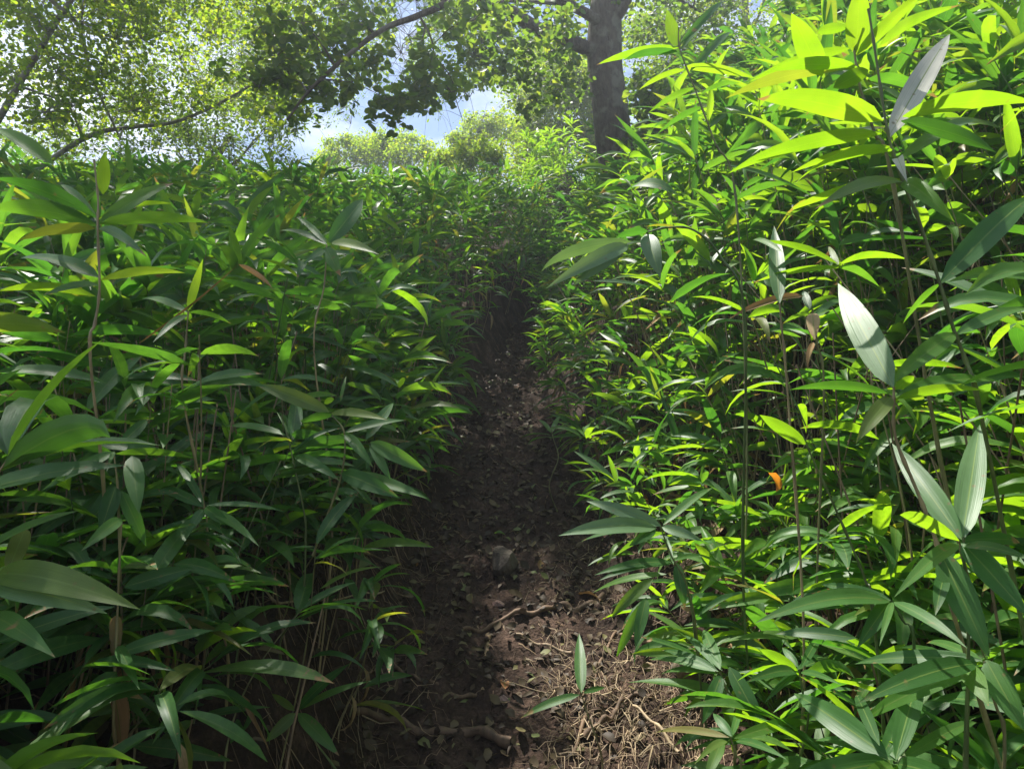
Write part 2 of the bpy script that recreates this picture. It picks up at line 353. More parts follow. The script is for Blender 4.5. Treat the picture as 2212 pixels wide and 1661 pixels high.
# ------------------------------------------------------------------ terrain
def build_ground():
    def grid(segs):
        return np.unique(np.concatenate([np.arange(a, b, s) for a, b, s in segs] + [[segs[-1][1]]]).round(4))
    xs = grid([(-120, -20, 10), (-20, -6, 1.0), (-6, -1.5, .12), (-1.5, -.3, .022), (-.3, 1.2, .018), (1.2, 2.4, .035), (2.4, 7, .12), (7, 20, 1.0), (20, 120, 10)])
    ys = grid([(-60, -4, 4), (-4, .6, .2), (.6, 4.2, .018), (4.2, 9, .045), (9, 20, .25), (20, 40, 2), (40, 200, 10)])
    X, Y = np.meshgrid(xs, ys); Z = G(X, Y); nx, ny = len(xs), len(ys)
    V = np.stack([X, Y, Z], -1).reshape(-1, 3)
    i, j = np.meshgrid(np.arange(nx - 1), np.arange(ny - 1)); a = (j * nx + i).ravel()
    Q = np.stack([a, a + 1, a + 1 + nx, a + nx], -1)
    c = V[Q].mean(1); onp = (np.abs(c[:, 0] - path_x(c[:, 1])) < path_w(c[:, 1]) + .02) & (c[:, 1] < 12) & (c[:, 1] > -2)
    for name, msk in (('ground', ~onp), ('dirt_path', onp)):
        q = Q[msk]; used = np.unique(q); mp_ = np.zeros(len(V), int); mp_[used] = np.arange(len(used))
        o = link(name, new_mesh(name, V[used], mp_[q], mats=[M_SOIL])); tag(o, kind='structure')
build_ground()

# ------------------------------------------------------------------ bamboo: prototypes
rnd = random.Random(5)
LEAFV = []   # blade variants of length 1
for k in range(16):
    LEAFV.append(leaf_blade(1, rnd.uniform(.12, .19), rnd.choice([.3, .6, .9, 1.2, 1.5, 1.9]), rnd.uniform(.1, .6), rnd.uniform(-1.1, 1.1), rnd.uniform(0, .05), 6, 2, 'bamboo', rnd.uniform(.1, .4), k))
LEAF_ME = [new_mesh('bamboo_leaf', *v[:2], v[2], np.zeros(len(v[0])), [M_BAMBOO]) for v in LEAFV]
LEAF_ME_F = [new_mesh('bamboo_leaf', *v[:2], v[2], np.zeros(len(v[0])), [M_LIT_LIME]) for v in LEAFV[:6]]
DEADV = [leaf_blade(1, rnd.uniform(.10, .17), rnd.uniform(.8, 2.0), .8, rnd.uniform(-2.2, 2.2), .12, 6, 2, 'bamboo', .2, k) for k in range(6)]
DEAD_ME = [new_mesh('dry_leaf', *v[:2], v[2], np.zeros(len(v[0])), [M_DEAD]) for v in DEADV]
LOWV = [leaf_blade(1, rnd.uniform(.13, .185), rnd.uniform(.35, 1.3), rnd.uniform(.15, .4), rnd.uniform(-.5, .5), 0, 3, 1, 'bamboo', .25, k) for k in range(8)]

def plant_layout(r, h, leafL, n_top, n_side, dead=0):
    """returns culm points (unit metres) and leaves [(origin, matrix, length, kind)]; leans and faces +x"""
    lean = r.uniform(.02, .28) * h; bow = r.uniform(-.04, .10) * h
    t = np.linspace(0, 1, 7)
    pts = np.stack([lean * t ** 1.8 + 0 * t, bow * np.sin(math.pi * t), h * t], -1)
    leaves = []
    def at(tt): return np.array([np.interp(tt, t, pts[:, k]) for k in range(3)])
    for i in range(n_top):
        tt = 1 - r.uniform(0, .10)
        az = r.gauss(0, 1.15) if r.random() < .7 else r.uniform(-math.pi, math.pi)
        el = r.uniform(-.15, .75)
        ax = np.array([math.cos(az) * math.cos(el), math.sin(az) * math.cos(el), math.sin(el)])
        leaves.append((at(tt), frame(ax, np.array([0, 0, 1.0]), r.gauss(0, .35)), leafL * r.uniform(.75, 1.15), 'leaf'))
    for i in range(n_side):
        tt = r.uniform(.12, .94); az = r.gauss(0, 1.3); el = r.uniform(-.5, .45)
        ax = np.array([math.cos(az) * math.cos(el), math.sin(az) * math.cos(el), math.sin(el)])
        leaves.append((at(tt) + ax * .03, frame(ax, np.array([0, 0, 1.0]), r.gauss(0, .45)), leafL * r.uniform(.6, 1.0), 'leaf'))
    for i in range(dead):
        tt = r.uniform(.25, .8); az = r.uniform(-3, 3); el = r.uniform(-1.3, -.3)
        ax = np.array([math.cos(az) * math.cos(el), math.sin(az) * math.cos(el), math.sin(el)])
        leaves.append((at(tt), frame(ax, np.array([0, 0, 1.0]), r.uniform(-1, 1)), leafL * r.uniform(.5, .9), 'dead'))
    return pts, leaves

def culm_rads(n, h, r0):
    t = np.linspace(0, 1, n); return r0 * (1 - .55 * t)

NUM = {3: 'three', 4: 'four', 5: 'five', 6: 'six', 7: 'seven', 8: 'eight', 9: 'nine', 10: 'ten'}
def make_proto(r, h, leafL, n_top, n_side, dead):
    """an unlinked-position plant: Empty > culm, bamboo_leaf..., dry_leaf"""
    pts, leaves = plant_layout(r, h, leafL, n_top, n_side, dead)
    cr_ = np.linspace(.0034, .0014, 19); cr_[::3] *= 1.45
    V, Q, uv = tube(smooth_poly(pts, 3), cr_, 5)
    root = thing('bamboo_plant', '', 'bamboo plant', (0, 0, -50))
    cme = new_mesh('culm', V, Q, uv, np.zeros(len(V)), [M_CULM]); link_culm = link('culm', cme, root)
    kids = []
    for o_, m_, L_, kind in leaves:
        me = r.choice(DEAD_ME) if kind == 'dead' else (r.choice(LEAF_ME_F) if r.random() < .07 else r.choice(LEAF_ME))
        o = link('dry_leaf' if kind == 'dead' else 'leaf', me, root)
        M4 = Matrix([[*(m_[i] * L_), o_[i]] for i in range(3)] + [[0, 0, 0, 1]]); o.matrix_local = M4; kids.append((o, M4))
    return root, n_top + n_side, h, kids, link_culm

# ------------------------------------------------------------------ hero bamboo plants
HERO = []      # (label noun phrase, position) landmarks
def hero_leaf(parent, base, hub, tip, d, sign=1, L=.21, f=0.0, w=.17, droop=.5, mat=None, fold=.22, twist=0., name='leaf', dhub=0.):
    a = P(hub[0], hub[1], d + dhub)
    if f >= .7:
        if mat is M_LIT_LIME: sign = -1
        elif tip[1] > hub[1] + 20: sign = -1
        elif tip[1] < hub[1] - 60: L = max(L * 1.35, .27)
    elif f >= .5 and mat is not M_LIT_LIME and tip[1] > hub[1] + 12: sign = -1
    flat = P(tip[0], tip[1], d + dhub) - a; ln = np.linalg.norm(flat)
    dd = sign * math.sqrt(max(L * L - ln * ln, 0)) if sign else 0
    dd = max(min(dd, .2), -.16)
    b = P(tip[0], tip[1], d + dhub + dd)
    ax = unit(b - a); view = unit((a + b) / 2 - CAM)
    wh = np.cross([0, 0, 1.0], ax); wh = wh / max(np.linalg.norm(wh), .05)
    wf = unit(np.cross(view, ax))
    if np.dot(wh, wf) < 0: wf = -wf
    yv = unit(wh * (1 - f) + wf * f); yv = unit(yv - ax * np.dot(yv, ax)); zv = np.cross(ax, yv)
    if zv[2] < 0: yv, zv = -yv, -zv
    w = min(.76 * w * (ln / np.linalg.norm(b - a)) ** min(f * 1.2, 1), .34)
    V, Q, U = leaf_blade(1, w, droop, fold, twist, rnd.uniform(.01, .05), 9, 2, 'bamboo', droop * .45, rnd.random() * 6)
    ch = V[-3] - V[2]; ch = V[-1 - 2] - V[2]; cl = np.linalg.norm(ch); e = ch / cl
    # local chord -> x axis
    yl = np.array([0, 1.0, 0]); zl = np.cross(e, yl); B = np.stack([e, yl, zl], 1)
    V = (V - V[2]) @ B * (np.linalg.norm(b - a) / cl)
    Vw = V @ np.stack([ax, yv, zv], 1).T + a
    me = new_mesh('bamboo_leaf', Vw - base, Q, U, np.full(len(Vw), rnd.random()), [mat or M_BAMBOO])
    return link(name, me, parent)

def hero(label, short, d, culms, leaves, ground=None, r=.0032, dbase=.12, mat=None):
    """culms: list of pixel polylines (top first); the first one runs down to the ground"""
    pts0 = [P(x, y, d) for x, y in culms[0]]
    lastp = pts0[-1]
    if ground is None:
        bx, by = lastp[0] + .04 * (1 if lastp[0] < 0 else -1) * 0, lastp[1] + dbase
    else: bx, by = ground
    base = np.array([bx, by, g1(bx, by) - .01])
    root = thing('bamboo_plant', label, 'bamboo plant', base, 'bamboo plants crowding both banks of the path')
    if lastp[2] > base[2] + .02:
        mid = (lastp + base) / 2 + np.array([rnd.uniform(-.05, .05), rnd.uniform(-.03, .06), 0]); pts0 += [mid, base]
    for k, pl in enumerate(culms):
        pp = pts0 if k == 0 else [P(x, y, d + .01) for x, y in pl]
        if len(pp) < 2: continue
        sp = smooth_poly(pp, 5); n = len(sp)
        rad = np.linspace(r * .5, r, n); rad[::4] *= 1.5
        V, Q, uv = tube(sp, rad, 7)
        link('culm' if k == 0 else 'side_branch', new_mesh('culm', V - base, Q, uv, np.full(len(V), .15 + .3 * rnd.random()), [M_CULM]), root)
    for lf in leaves:
        kw = dict(lf[2]) if len(lf) > 2 else {}
        m = kw.pop('m', None); dead = m == 'dead'
        if dead: kw.setdefault('fold', .8); kw.setdefault('w', .12); kw.setdefault('twist', 1.2)
        hero_leaf(root, base, lf[0], lf[1], d, mat={'fresh': M_LIT_LIME, 'dead': M_DEAD, 'silver': M_SHEEN_WHITE, 'pale': M_PALE_LIT, None: M_BAMBOO}[m], name='dry_leaf' if dead else 'leaf', **kw)
    HERO.append((short, base)); return root

F = dict
hero('tall leaning bamboo stalk on the right bank with long lime leaves, one silvery upright', 'the tall leaning stalk', 1.1,
     [[(1876, 20), (1890, 110), (1911, 250), (1926, 320), (1951, 395), (1986, 480), (2031, 615), (2061, 715), (2086, 780), (2120, 900)]],
     [((1907, 262), (1636, 215), F(m='fresh', w=.26, f=.45, droop=.55, sign=-1)), ((1905, 289), (1571, 376), F(m='fresh', f=.4, droop=.7, L=.26)),
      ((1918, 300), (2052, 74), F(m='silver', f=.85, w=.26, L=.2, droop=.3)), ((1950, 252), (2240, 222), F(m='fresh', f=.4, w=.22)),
      ((1946, 262), (2152, 330), F(f=.6, w=.22, L=.19)), ((1931, 318), (1708, 374), F(m='fresh', f=.35)), ((1930, 326), (1713, 402), F(m='fresh', f=.3, sign=-1)),
      ((1951, 388), (1699, 459), F(m='fresh', f=.35, L=.2)), ((1951, 394), (1760, 452), F(f=.5, w=.18)), ((1951, 392), (2062, 480), F(m='fresh', f=.8, w=.3, L=.14, droop=1.2)),
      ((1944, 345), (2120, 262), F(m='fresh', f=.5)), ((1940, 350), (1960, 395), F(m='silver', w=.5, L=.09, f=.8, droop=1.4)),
      ((2063, 719), (1914, 838), F(m='fresh', f=.75, w=.26, L=.16)), ((2064, 722), (2165, 690), F(f=.6, w=.24, L=.13)), ((2066, 724), (2225, 668), F(f=.5, w=.2, L=.16)),
      ((2031, 613), (2230, 425), F(f=.75, w=.26, L=.23)), ((2031, 612), (1950, 700), F(f=.3, w=.14, L=.13))], ground=(.98, 1.32))
hero('bamboo stalk high on the right bank whose broad glowing leaves stand upright above it', 'the broad-leaved stalk', 1.25,
     [[(1836, 20), (1846, 115), (1858, 190), (1890, 290), (1930, 400)]],
     [((1850, 118), (1858, -40), F(m='fresh', f=1, w=.55, L=.14, droop=.1)), ((1776, 165), (1709, 28), F(m='fresh', f=1, w=.42, L=.15, droop=.1)),
      ((1836, 105), (1618, 178), F(m='fresh', f=.45)), ((1846, 140), (1566, 214), F(f=.4, w=.17)), ((1850, 120), (2000, -20), F(m='fresh', f=.7)),
      ((1833, 60), (1765, 70), F(m='fresh', f=.8, w=.4, L=.1)), ((1901, 97), (2074, 12), F(m='fresh', f=.6)), ((1856, 150), (1640, 165), F(m='fresh', f=.3, sign=-1)),
      ((1876, 170), (2030, 215), F(f=.4)), ((1862, 160), (1740, 250), F(f=.2)), ((1800, 190), (1876, 152), F(m='fresh', w=.5, f=.9, L=.1, droop=.9))], ground=(1.05, 1.5))
hero('bamboo stalk beside the tree trunk with one round glowing upright leaf and arching side leaves', 'the round-leafed stalk', 2.1,
     [[(1466, 60), (1468, 105), (1500, 190), (1545, 310), (1590, 430)]],
     [((1466, 104), (1288, 141), F(f=.4, m='fresh', sign=-1)), ((1462, 100), (1440, 20), F(m='fresh', f=1, w=.5, L=.11, droop=.1)), ((1470, 95), (1562, 4), F(f=.8, L=.2)),
      ((1464, 112), (1345, 132), F(f=.5)), ((1478, 145), (1632, 170), F(m='fresh', f=.5, w=.18)), ((1480, 150), (1380, 195), F(f=.3, m='fresh')),
      ((1490, 155), (1580, 70), F(f=.7)), ((1500, 190), (1400, 245), F(f=.4)), ((1510, 210), (1600, 180), F(f=.4)), ((1520, 230), (1420, 290), F(f=.3)), ((1470, 108), (1520, 60), F(f=.6))])
hero('bamboo stalk reaching over the path with pale silvery drooping leaves', 'the pale drooping leaves', 1.55,
     [[(1396, 503), (1440, 492), (1500, 498), (1560, 560), (1610, 700)]],
     [((1364, 522), (1168, 588), F(m='pale', f=.6, w=.17, droop=1.0, L=.24)), ((1356, 530), (1178, 624), F(m='pale', f=.85, w=.2, droop=1.0, L=.25)), ((1347, 532), (1238, 618), F(m='pale', f=.9, w=.3, droop=.8, L=.15)),
      ((1396, 506), (1427, 601), F(m='pale', f=.9, w=.5, droop=.7, L=.12)), ((1470, 495), (1395, 490), F(f=.3, w=.15, L=.1)), ((1400, 500), (1330, 515), F(f=.6, w=.3, L=.12))], ground=(.62, 1.9))
hero('bamboo stalk on the right bank holding one very broad grey-green leaf face on', 'the very broad grey-green leaf', 1.0,
     [[(1931, 836), (1931, 870), (1935, 948), (1985, 1070), (2024, 1175), (2040, 1260)]],
     [((1930, 836), (1810, 612), F(m='pale', f=1, w=.34, L=.17, droop=.3, fold=.12)), ((1922, 850), (1706, 842), F(f=.5, w=.17)), ((1935, 855), (2178, 834), F(f=.4, w=.16, m='fresh')),
      ((1925, 858), (1848, 958), F(f=.8, w=.34, L=.09, droop=.9)), ((1935, 842), (1975, 812), F(m='fresh', w=.5, f=.8, L=.06)), ((1935, 862), (2130, 845), F(f=.5, w=.15, m='fresh', sign=-1))], ground=(.93, 1.25))
hero('bamboo stalk low on the right, large leaves fanned in a star, one standing upright', 'the star of large leaves', 1.0,
     [[(2081, 1160), (2085, 1260), (2092, 1380)]],
     [((2078, 1168), (2116, 917), F(m='pale', f=1, w=.3, L=.18, droop=.25, fold=.3)), ((2078, 1165), (1927, 958), F(f=.85, w=.28, L=.19, droop=.3)), ((2072, 1168), (1944, 1112), F(m='fresh', f=.7, w=.22)),
      ((2076, 1167), (2203, 1172), F(f=.7, w=.28, L=.12)), ((2078, 1172), (2225, 1335), F(f=.8, w=.3, L=.17)), ((2070, 1175), (1931, 1290), F(f=.6, w=.18)),
      ((2030, 1190), (2138, 1420), F(f=.95, w=.3, L=.18, fold=.15)), ((2080, 1180), (2240, 1215), F(f=.5)), ((2040, 1240), (2020, 1330), F(f=.8, w=.4, L=.1))], ground=(.66, 1.12))
hero('slanting bare bamboo culm on the right bank topped by one rolled yellow-green leaf', 'the slanting yellow-leafed culm', 1.35,
     [[(1741, 958), (1791, 1068), (1846, 1193), (1871, 1258), (1885, 1310)]], [((1741, 960), (1641, 896), F(m='fresh', f=.9, w=.32, L=.11, droop=.4)), ((1742, 960), (1650, 905), F(f=.7, w=.28, L=.11, droop=.5))], ground=(.72, 1.5))
hero('bamboo plant on the right with one leaf pointing straight down between two long pale ones', 'the straight-down leaf', 1.12,
     [[(1926, 1298), (1950, 1340), (1975, 1420)]],
     [((1924, 1296), (1772, 1262), F(f=.7, w=.2, L=.16)), ((1922, 1298), (1631, 1345), F(f=.5, w=.17, L=.24, droop=.7)), ((1920, 1300), (1851, 1400), F(f=.95, w=.36, L=.13, droop=.6)),
      ((1850, 1378), (1674, 1369), F(f=.6, w=.22, L=.14)), ((1930, 1300), (2090, 1400), F(f=.5)), ((1928, 1300), (1900, 1395), F(f=.7, L=.14))], ground=(.7, 1.3))
hero('bamboo plant leaning over the path edge with a fan of broad pale green leaves', 'the fan of broad pale leaves', 1.75,
     [[(1426, 1136), (1450, 1200), (1490, 1290)]],
     [((1428, 1136), (1266, 1082), F(m='pale', f=.7, w=.24, L=.2)), ((1418, 1140), (1206, 1157), F(m='pale', f=.65, w=.22, L=.25, droop=.8)), ((1430, 1138), (1519, 1169), F(m='pale', f=.8, w=.3, L=.12, droop=.8)),
      ((1432, 1134), (1543, 1052), F(f=.5, w=.16)), ((1416, 1142), (1358, 1180), F(f=.9, w=.42, L=.09)), ((1415, 1145), (1254, 1170), F(f=.4, w=.16)), ((1436, 1150), (1330, 1200), F(f=.4))], ground=(.55, 2.0))
hero('low bamboo plant under the fan of pale leaves, its leaves drooping over bare soil', 'the drooping soil-edge plant', 1.78,
     [[(1456, 1210), (1475, 1260), (1500, 1330)]],
     [((1450, 1213), (1284, 1242), F(f=.5)), ((1452, 1216), (1293, 1254), F(f=.4, sign=-1)), ((1462, 1216), (1480, 1315), F(f=1, w=.32, L=.12)), ((1410, 1250), (1320, 1335), F(f=.8, w=.26, L=.12, droop=1.0)),
      ((1440, 1240), (1281, 1280), F(f=.4, m='fresh')), ((1390, 1300), (1331, 1420), F(f=.9, w=.22, L=.15)), ((1396, 1290), (1372, 1400), F(f=.9, w=.3, L=.14)), ((1450, 1212), (1520, 1200), F(f=.5, L=.12)),
      ((1455, 1220), (1440, 1160), F(f=.7, L=.12)), ((1430, 1290), (1320, 1310), F(f=.4, L=.14))], ground=(.5, 2.05))
hero('bamboo plant rising beside the mossy rock', 'the mossy rock', 1.55,
     [[(1556, 1452), (1570, 1490), (1590, 1540)]],
     [((1552, 1450), (1430, 1404), F(f=.5, w=.18)), ((1550, 1455), (1424, 1458), F(f=.4, w=.16)), ((1558, 1458), (1517, 1564), F(f=1, w=.34, L=.13)), ((1556, 1446), (1520, 1360), F(f=.9, w=.4, L=.1)),
      ((1575, 1440), (1657, 1590), F(f=.85, w=.26, L=.19)), ((1560, 1448), (1480, 1372), F(f=.6, w=.2)), ((1545, 1450), (1400, 1425), F(f=.4))], ground=(.47, 1.72))
hero('leafy bamboo sprig behind the mossy rock with short light leaves', 'the short light-leaved sprig', 1.45,
     [[(1726, 1446), (1735, 1500), (1745, 1560)]],
     [((1722, 1446), (1640, 1402), F(f=.8, w=.3, L=.1, m='fresh')), ((1720, 1450), (1610, 1474), F(f=.6, w=.24)), ((1730, 1444), (1773, 1372), F(f=.8, w=.28, L=.1)), ((1724, 1440), (1690, 1398), F(f=.8, w=.4, L=.08)),
      ((1730, 1452), (1820, 1480), F(f=.6)), ((1722, 1455), (1650, 1520), F(f=.6))])
hero('bamboo plant at the right bank foot, one leaf bent down over the dry roots', 'the dry root mat', 1.35,
     [[(1578, 1592), (1590, 1630), (1600, 1680)]],
     [((1575, 1592), (1416, 1582), F(f=.5, w=.14)), ((1560, 1600), (1521, 1692), F(f=.9, w=.32, L=.12, droop=1.0)), ((1582, 1590), (1540, 1540), F(f=.8, w=.4, L=.09)), ((1580, 1592), (1600, 1530), F(f=.8, w=.3, L=.09)),
      ((1585, 1595), (1760, 1560), F(f=.6, m='fresh')), ((1570, 1600), (1500, 1650), F(f=.5)), ((1590, 1600), (1700, 1640), F(f=.5))], ground=(.42, 1.45))
hero('bamboo plant at the lower right whose long leaves arch left above the ground cover', 'the long left-arching leaves', 1.0,
     [[(2126, 1428), (2150, 1520), (2170, 1640)]],
     [((2122, 1426), (1845, 1434), F(f=.55, w=.17, L=.22)), ((2116, 1430), (1946, 1484), F(m='fresh', f=.6, w=.22, L=.15)), ((2090, 1440), (2136, 1524), F(m='fresh', f=1, w=.6, L=.1)),
      ((2130, 1425), (2215, 1580), F(f=1, w=.42, L=.13)), ((2110, 1432), (1850, 1520), F(f=.6, w=.2)), ((2125, 1430), (2000, 1390), F(f=.5)), ((2120, 1440), (1860, 1560), F(m='fresh', f=.6, w=.2))], ground=(.73, 1.05))
hero('bamboo plant at the bottom right corner with wide glossy leaves spread low', 'the low wide glossy leaves', .98,
     [[(1931, 1646), (1960, 1700)]],
     [((1925, 1640), (1715, 1497), F(f=.8, w=.3, L=.19)), ((1920, 1646), (1668, 1700), F(f=.8, w=.26, L=.18)), ((1925, 1650), (1800, 1760), F(m='fresh', f=.9, w=.3)), ((1935, 1640), (1990, 1440), F(f=.9, w=.3, L=.14)),
      ((1940, 1645), (2110, 1560), F(f=.7)), ((1930, 1640), (1760, 1600), F(f=.5)), ((1940, 1650), (2100, 1700), F(f=.8, w=.3)), ((1900, 1610), (1850, 1500), F(f=.9, w=.3, L=.12))], ground=(.52, 1.0))
hero('young three-leaved bamboo shoot standing alone on the sunlit soil', 'the lone three-leaved shoot', 2.05,
     [[(1256, 1498), (1268, 1540), (1290, 1600)]],
     [((1256, 1496), (1251, 1367), F(f=1, w=.27, L=.17, droop=.15, fold=.3)), ((1252, 1500), (1124, 1551), F(f=.6, w=.18, L=.18, droop=.7)), ((1260, 1496), (1308, 1484), F(f=.7, w=.3, L=.08))], ground=(.22, 2.1))
hero('small bamboo seedling leaning out at the right path edge, higher up the trail', 'the uphill seedling', 3.6,
     [[(1190, 925), (1196, 950), (1206, 990)]], [((1190, 940), (1124, 946), F()), ((1190, 935), (1160, 906), F()), ((1192, 935), (1212, 898), F()), ((1194, 940), (1240, 930), F()), ((1192, 945), (1140, 958), F())], dbase=.05)
# left bank
hero('five-leaved bamboo shoot low on the left bank with one glossy down-pointing leaf', 'the low five-leaved shoot', 1.75,
     [[(640, 1536), (680, 1600), (740, 1690)]],
     [((642, 1534), (757, 1432), F(f=.6, w=.22, L=.17)), ((646, 1532), (802, 1470), F(f=.5, w=.14, L=.18)), ((644, 1540), (733, 1632), F(f=.85, w=.3, L=.16)), ((638, 1540), (572, 1603), F(f=1, w=.36, L=.11)), ((636, 1534), (587, 1498), F(f=.9, w=.34, L=.08))], ground=(-.36, 1.78))
hero('three-leaved bamboo shoot low on the left bank, horizontal leaf pointing at its neighbour', 'the low three-leaved shoot', 1.6,
     [[(415, 1554), (400, 1610), (365, 1700)]],
     [((418, 1553), (584, 1527), F(f=.5, w=.15, L=.18)), ((413, 1556), (329, 1618), F(f=.9, w=.3, L=.12, m='fresh')), ((415, 1550), (371, 1479), F(f=.9, w=.28, L=.1))], ground=(-.72, 1.66))
hero('bamboo plant reaching over the path from the left bank, top leaves in sun', 'the sun-patched plant', 1.85,
     [[(607, 898), (623, 950), (642, 1035), (658, 1114), (660, 1162), (652, 1301)], [(715, 895), (744, 937), (737, 1028), (700, 1130), (676, 1200)]],
     [((617, 940), (468, 926), F(f=.35, w=.18)), ((630, 938), (711, 944), F(f=.8, w=.38, L=.13)), ((625, 938), (598, 890), F(f=.8, w=.12, L=.08)), ((618, 950), (478, 978), F(f=.4, w=.16)),
      ((638, 986), (736, 1040), F(f=.7, w=.26, L=.16, droop=.9)), ((636, 988), (500, 1022), F(f=.4, w=.2)), ((715, 893), (839, 908), F(f=.6, w=.2)), ((712, 890), (552, 830), F(f=.8, w=.25, L=.21)),
      ((718, 895), (640, 915), F(f=.7, w=.3, L=.12)), ((744, 935), (877, 908), F(f=.5, w=.2, L=.18)), ((746, 938), (806, 1010), F(f=.8, w=.3, L=.14, droop=1.0)), ((738, 1022), (864, 1076), F(f=.85, w=.34, L=.18, droop=.8)),
      ((746, 1024), (926, 1078), F(f=.6, w=.2, L=.23)), ((740, 1026), (806, 1085), F(f=.8, w=.2, L=.12)), ((800, 955), (924, 1020), F(f=.9, w=.3, L=.17, droop=.5)), ((790, 950), (850, 870), F(f=.8, w=.3, L=.14)),
      ((700, 872), (720, 860), F(m='fresh', f=.9, w=.7, L=.06)), ((735, 868), (748, 812), F(m='fresh', f=.5, w=.16, L=.09)), ((800, 960), (845, 1040), F(f=.8, w=.3, L=.12))], ground=(-.6, 2.0))
hero('low bamboo plant at the far left, one long pale leaf curving right', 'the long pale curving leaf', 1.05,
     [[(-20, 1240), (-30, 1300), (-60, 1420)]],
     [((-10, 1262), (233, 1325), F(m='pale', f=.85, w=.28, L=.19, droop=.9)), ((-10, 1240), (303, 1316), F(f=.7, w=.25, L=.24, droop=.8)), ((15, 1240), (54, 1142), F(f=1, w=.5, L=.1)), ((-10, 1390), (250, 1310), F(f=.5, w=.22)),
      ((-15, 1660), (236, 1650), F(f=.6, w=.2)), ((-15, 1560), (108, 1560), F(f=.6, w=.24)), ((-20, 1330), (120, 1420), F(f=.7, w=.3))], ground=(-.85, 1.1))
hero('dark-leaved bamboo stalk on the left bank with a thick dry sheath beside it', 'the dry-sheathed stalk', 1.35,
     [[(262, 1130), (256, 1268), (250, 1413), (245, 1560)]],
     [((268, 1268), (420, 1226), F(f=.85, w=.3, L=.15)), ((250, 1413), (462, 1361), F(f=.6, w=.22, L=.2)), ((240, 1480), (310, 1510), F(f=.9, w=.4, L=.1)), ((255, 1395), (302, 1490), F(f=.9, w=.3)),
      ((262, 1120), (175, 1190), F(f=.8, w=.3)), ((252, 1450), (120, 1590), F(f=.8, w=.3)), ((250, 1330), (245, 1450), F(m='dead', w=.2, L=.12, twist=.3)), ((240, 1480), (262, 1640), F(m='dead', w=.24, L=.15, twist=.2))], ground=(-.76, 1.38))
hero('tall bamboo stalk at the left edge, tiers of long sun-flecked leaves spreading level', 'the level-tiered stalk', 1.45,
     [[(203, 345), (212, 430), (211, 490), (215, 625), (205, 700), (195, 775)]],
     [((208, 486), (-40, 452), F(f=.45, w=.26, L=.24)), ((214, 486), (376, 396), F(f=.55, w=.24, m='fresh')), ((210, 470), (-20, 384), F(f=.4, w=.26)), ((222, 420), (226, 328), F(f=1, w=.36, L=.1, m='fresh')),
      ((216, 484), (452, 482), F(f=.4, w=.2)), ((216, 492), (318, 556), F(f=.6, w=.2)), ((206, 494), (40, 520), F(f=.5, w=.24)), ((115, 355), (-10, 278), F(f=.6, w=.28, m='fresh', L=.15)),
      ((214, 600), (40, 560), F(f=.4, w=.24)), ((216, 605), (400, 590), F(f=.4, w=.22)), ((214, 615), (90, 640), F(f=.5)), ((210, 475), (370, 440), F(f=.3, w=.22, m='fresh')), ((206, 640), (-10, 630), F(f=.4, m='fresh')), ((212, 480), (130, 400), F(f=.6, m='fresh'))], ground=(-.98, 1.62))
hero('bamboo stalk high on the left bank with two broad silvery-sheened leaves', 'the silvery-sheened leaves', 2.05,
     [[(706, 528), (700, 620), (678, 760)]],
     [((710, 524), (784, 430), F(f=1, w=.42, L=.17)), ((704, 534), (736, 597), F(f=1, w=.6, L=.1)), ((716, 524), (820, 550), F(f=.6, w=.24)), ((700, 540), (655, 572), F(f=.7, w=.3)), ((704, 528), (600, 500), F(f=.4)), ((708, 530), (640, 470), F(f=.6))])
hero('bamboo stalk with one narrow upright lime leaf, beside a bent brown leaf', 'the narrow upright lime leaf', 1.7,
     [[(407, 672), (400, 760), (396, 860)]],
     [((406, 672), (438, 560), F(f=.9, w=.2, L=.13, m='fresh', droop=.1)), ((405, 675), (300, 650), F(f=.4)), ((406, 675), (500, 700), F(f=.4)), ((404, 680), (330, 740), F(f=.5)), ((300, 742), (515, 571), F(m='dead', f=.3, w=.03, droop=-.2, L=.24, twist=0, fold=.2)), ((515, 571), (590, 626), F(m='dead', f=.7, w=.18, droop=.8, L=.1, twist=.4))])
hero('mid-left-bank bamboo plant, one broad leaf tipped by a sun glint', 'the sun-glint leaf', 1.6,
     [[(445, 1095), (450, 1180), (452, 1290)]],
     [((443, 1096), (505, 1140), F(f=.95, w=.4, L=.12)), ((440, 1095), (330, 1055), F(f=.6, w=.22)), ((438, 1100), (402, 1155), F(f=.9, w=.4, L=.1)), ((446, 1092), (620, 1108), F(f=.4, w=.14)), ((448, 1100), (560, 1180), F(f=.5)), ((440, 1090), (380, 1000), F(f=.6))])
hero('bamboo plant in the left thicket with several broad hanging leaves above pale culms', 'the broad hanging leaves', 1.5,
     [[(245, 975), (255, 1060), (258, 1180)]],
     [((240, 975), (60, 985), F(f=.5, w=.2)), ((260, 960), (320, 905), F(f=.9, w=.4, L=.14)), ((250, 1050), (215, 1155), F(f=1, w=.42, L=.12)), ((285, 985), (300, 1110), F(f=1, w=.4, L=.15)), ((246, 978), (230, 1020), F(f=.6)), ((248, 975), (90, 1060), F(f=.7)),
      ((262, 1060), (316, 1180), F(f=.9, w=.3, L=.12)), ((250, 980), (420, 990), F(f=.5))])
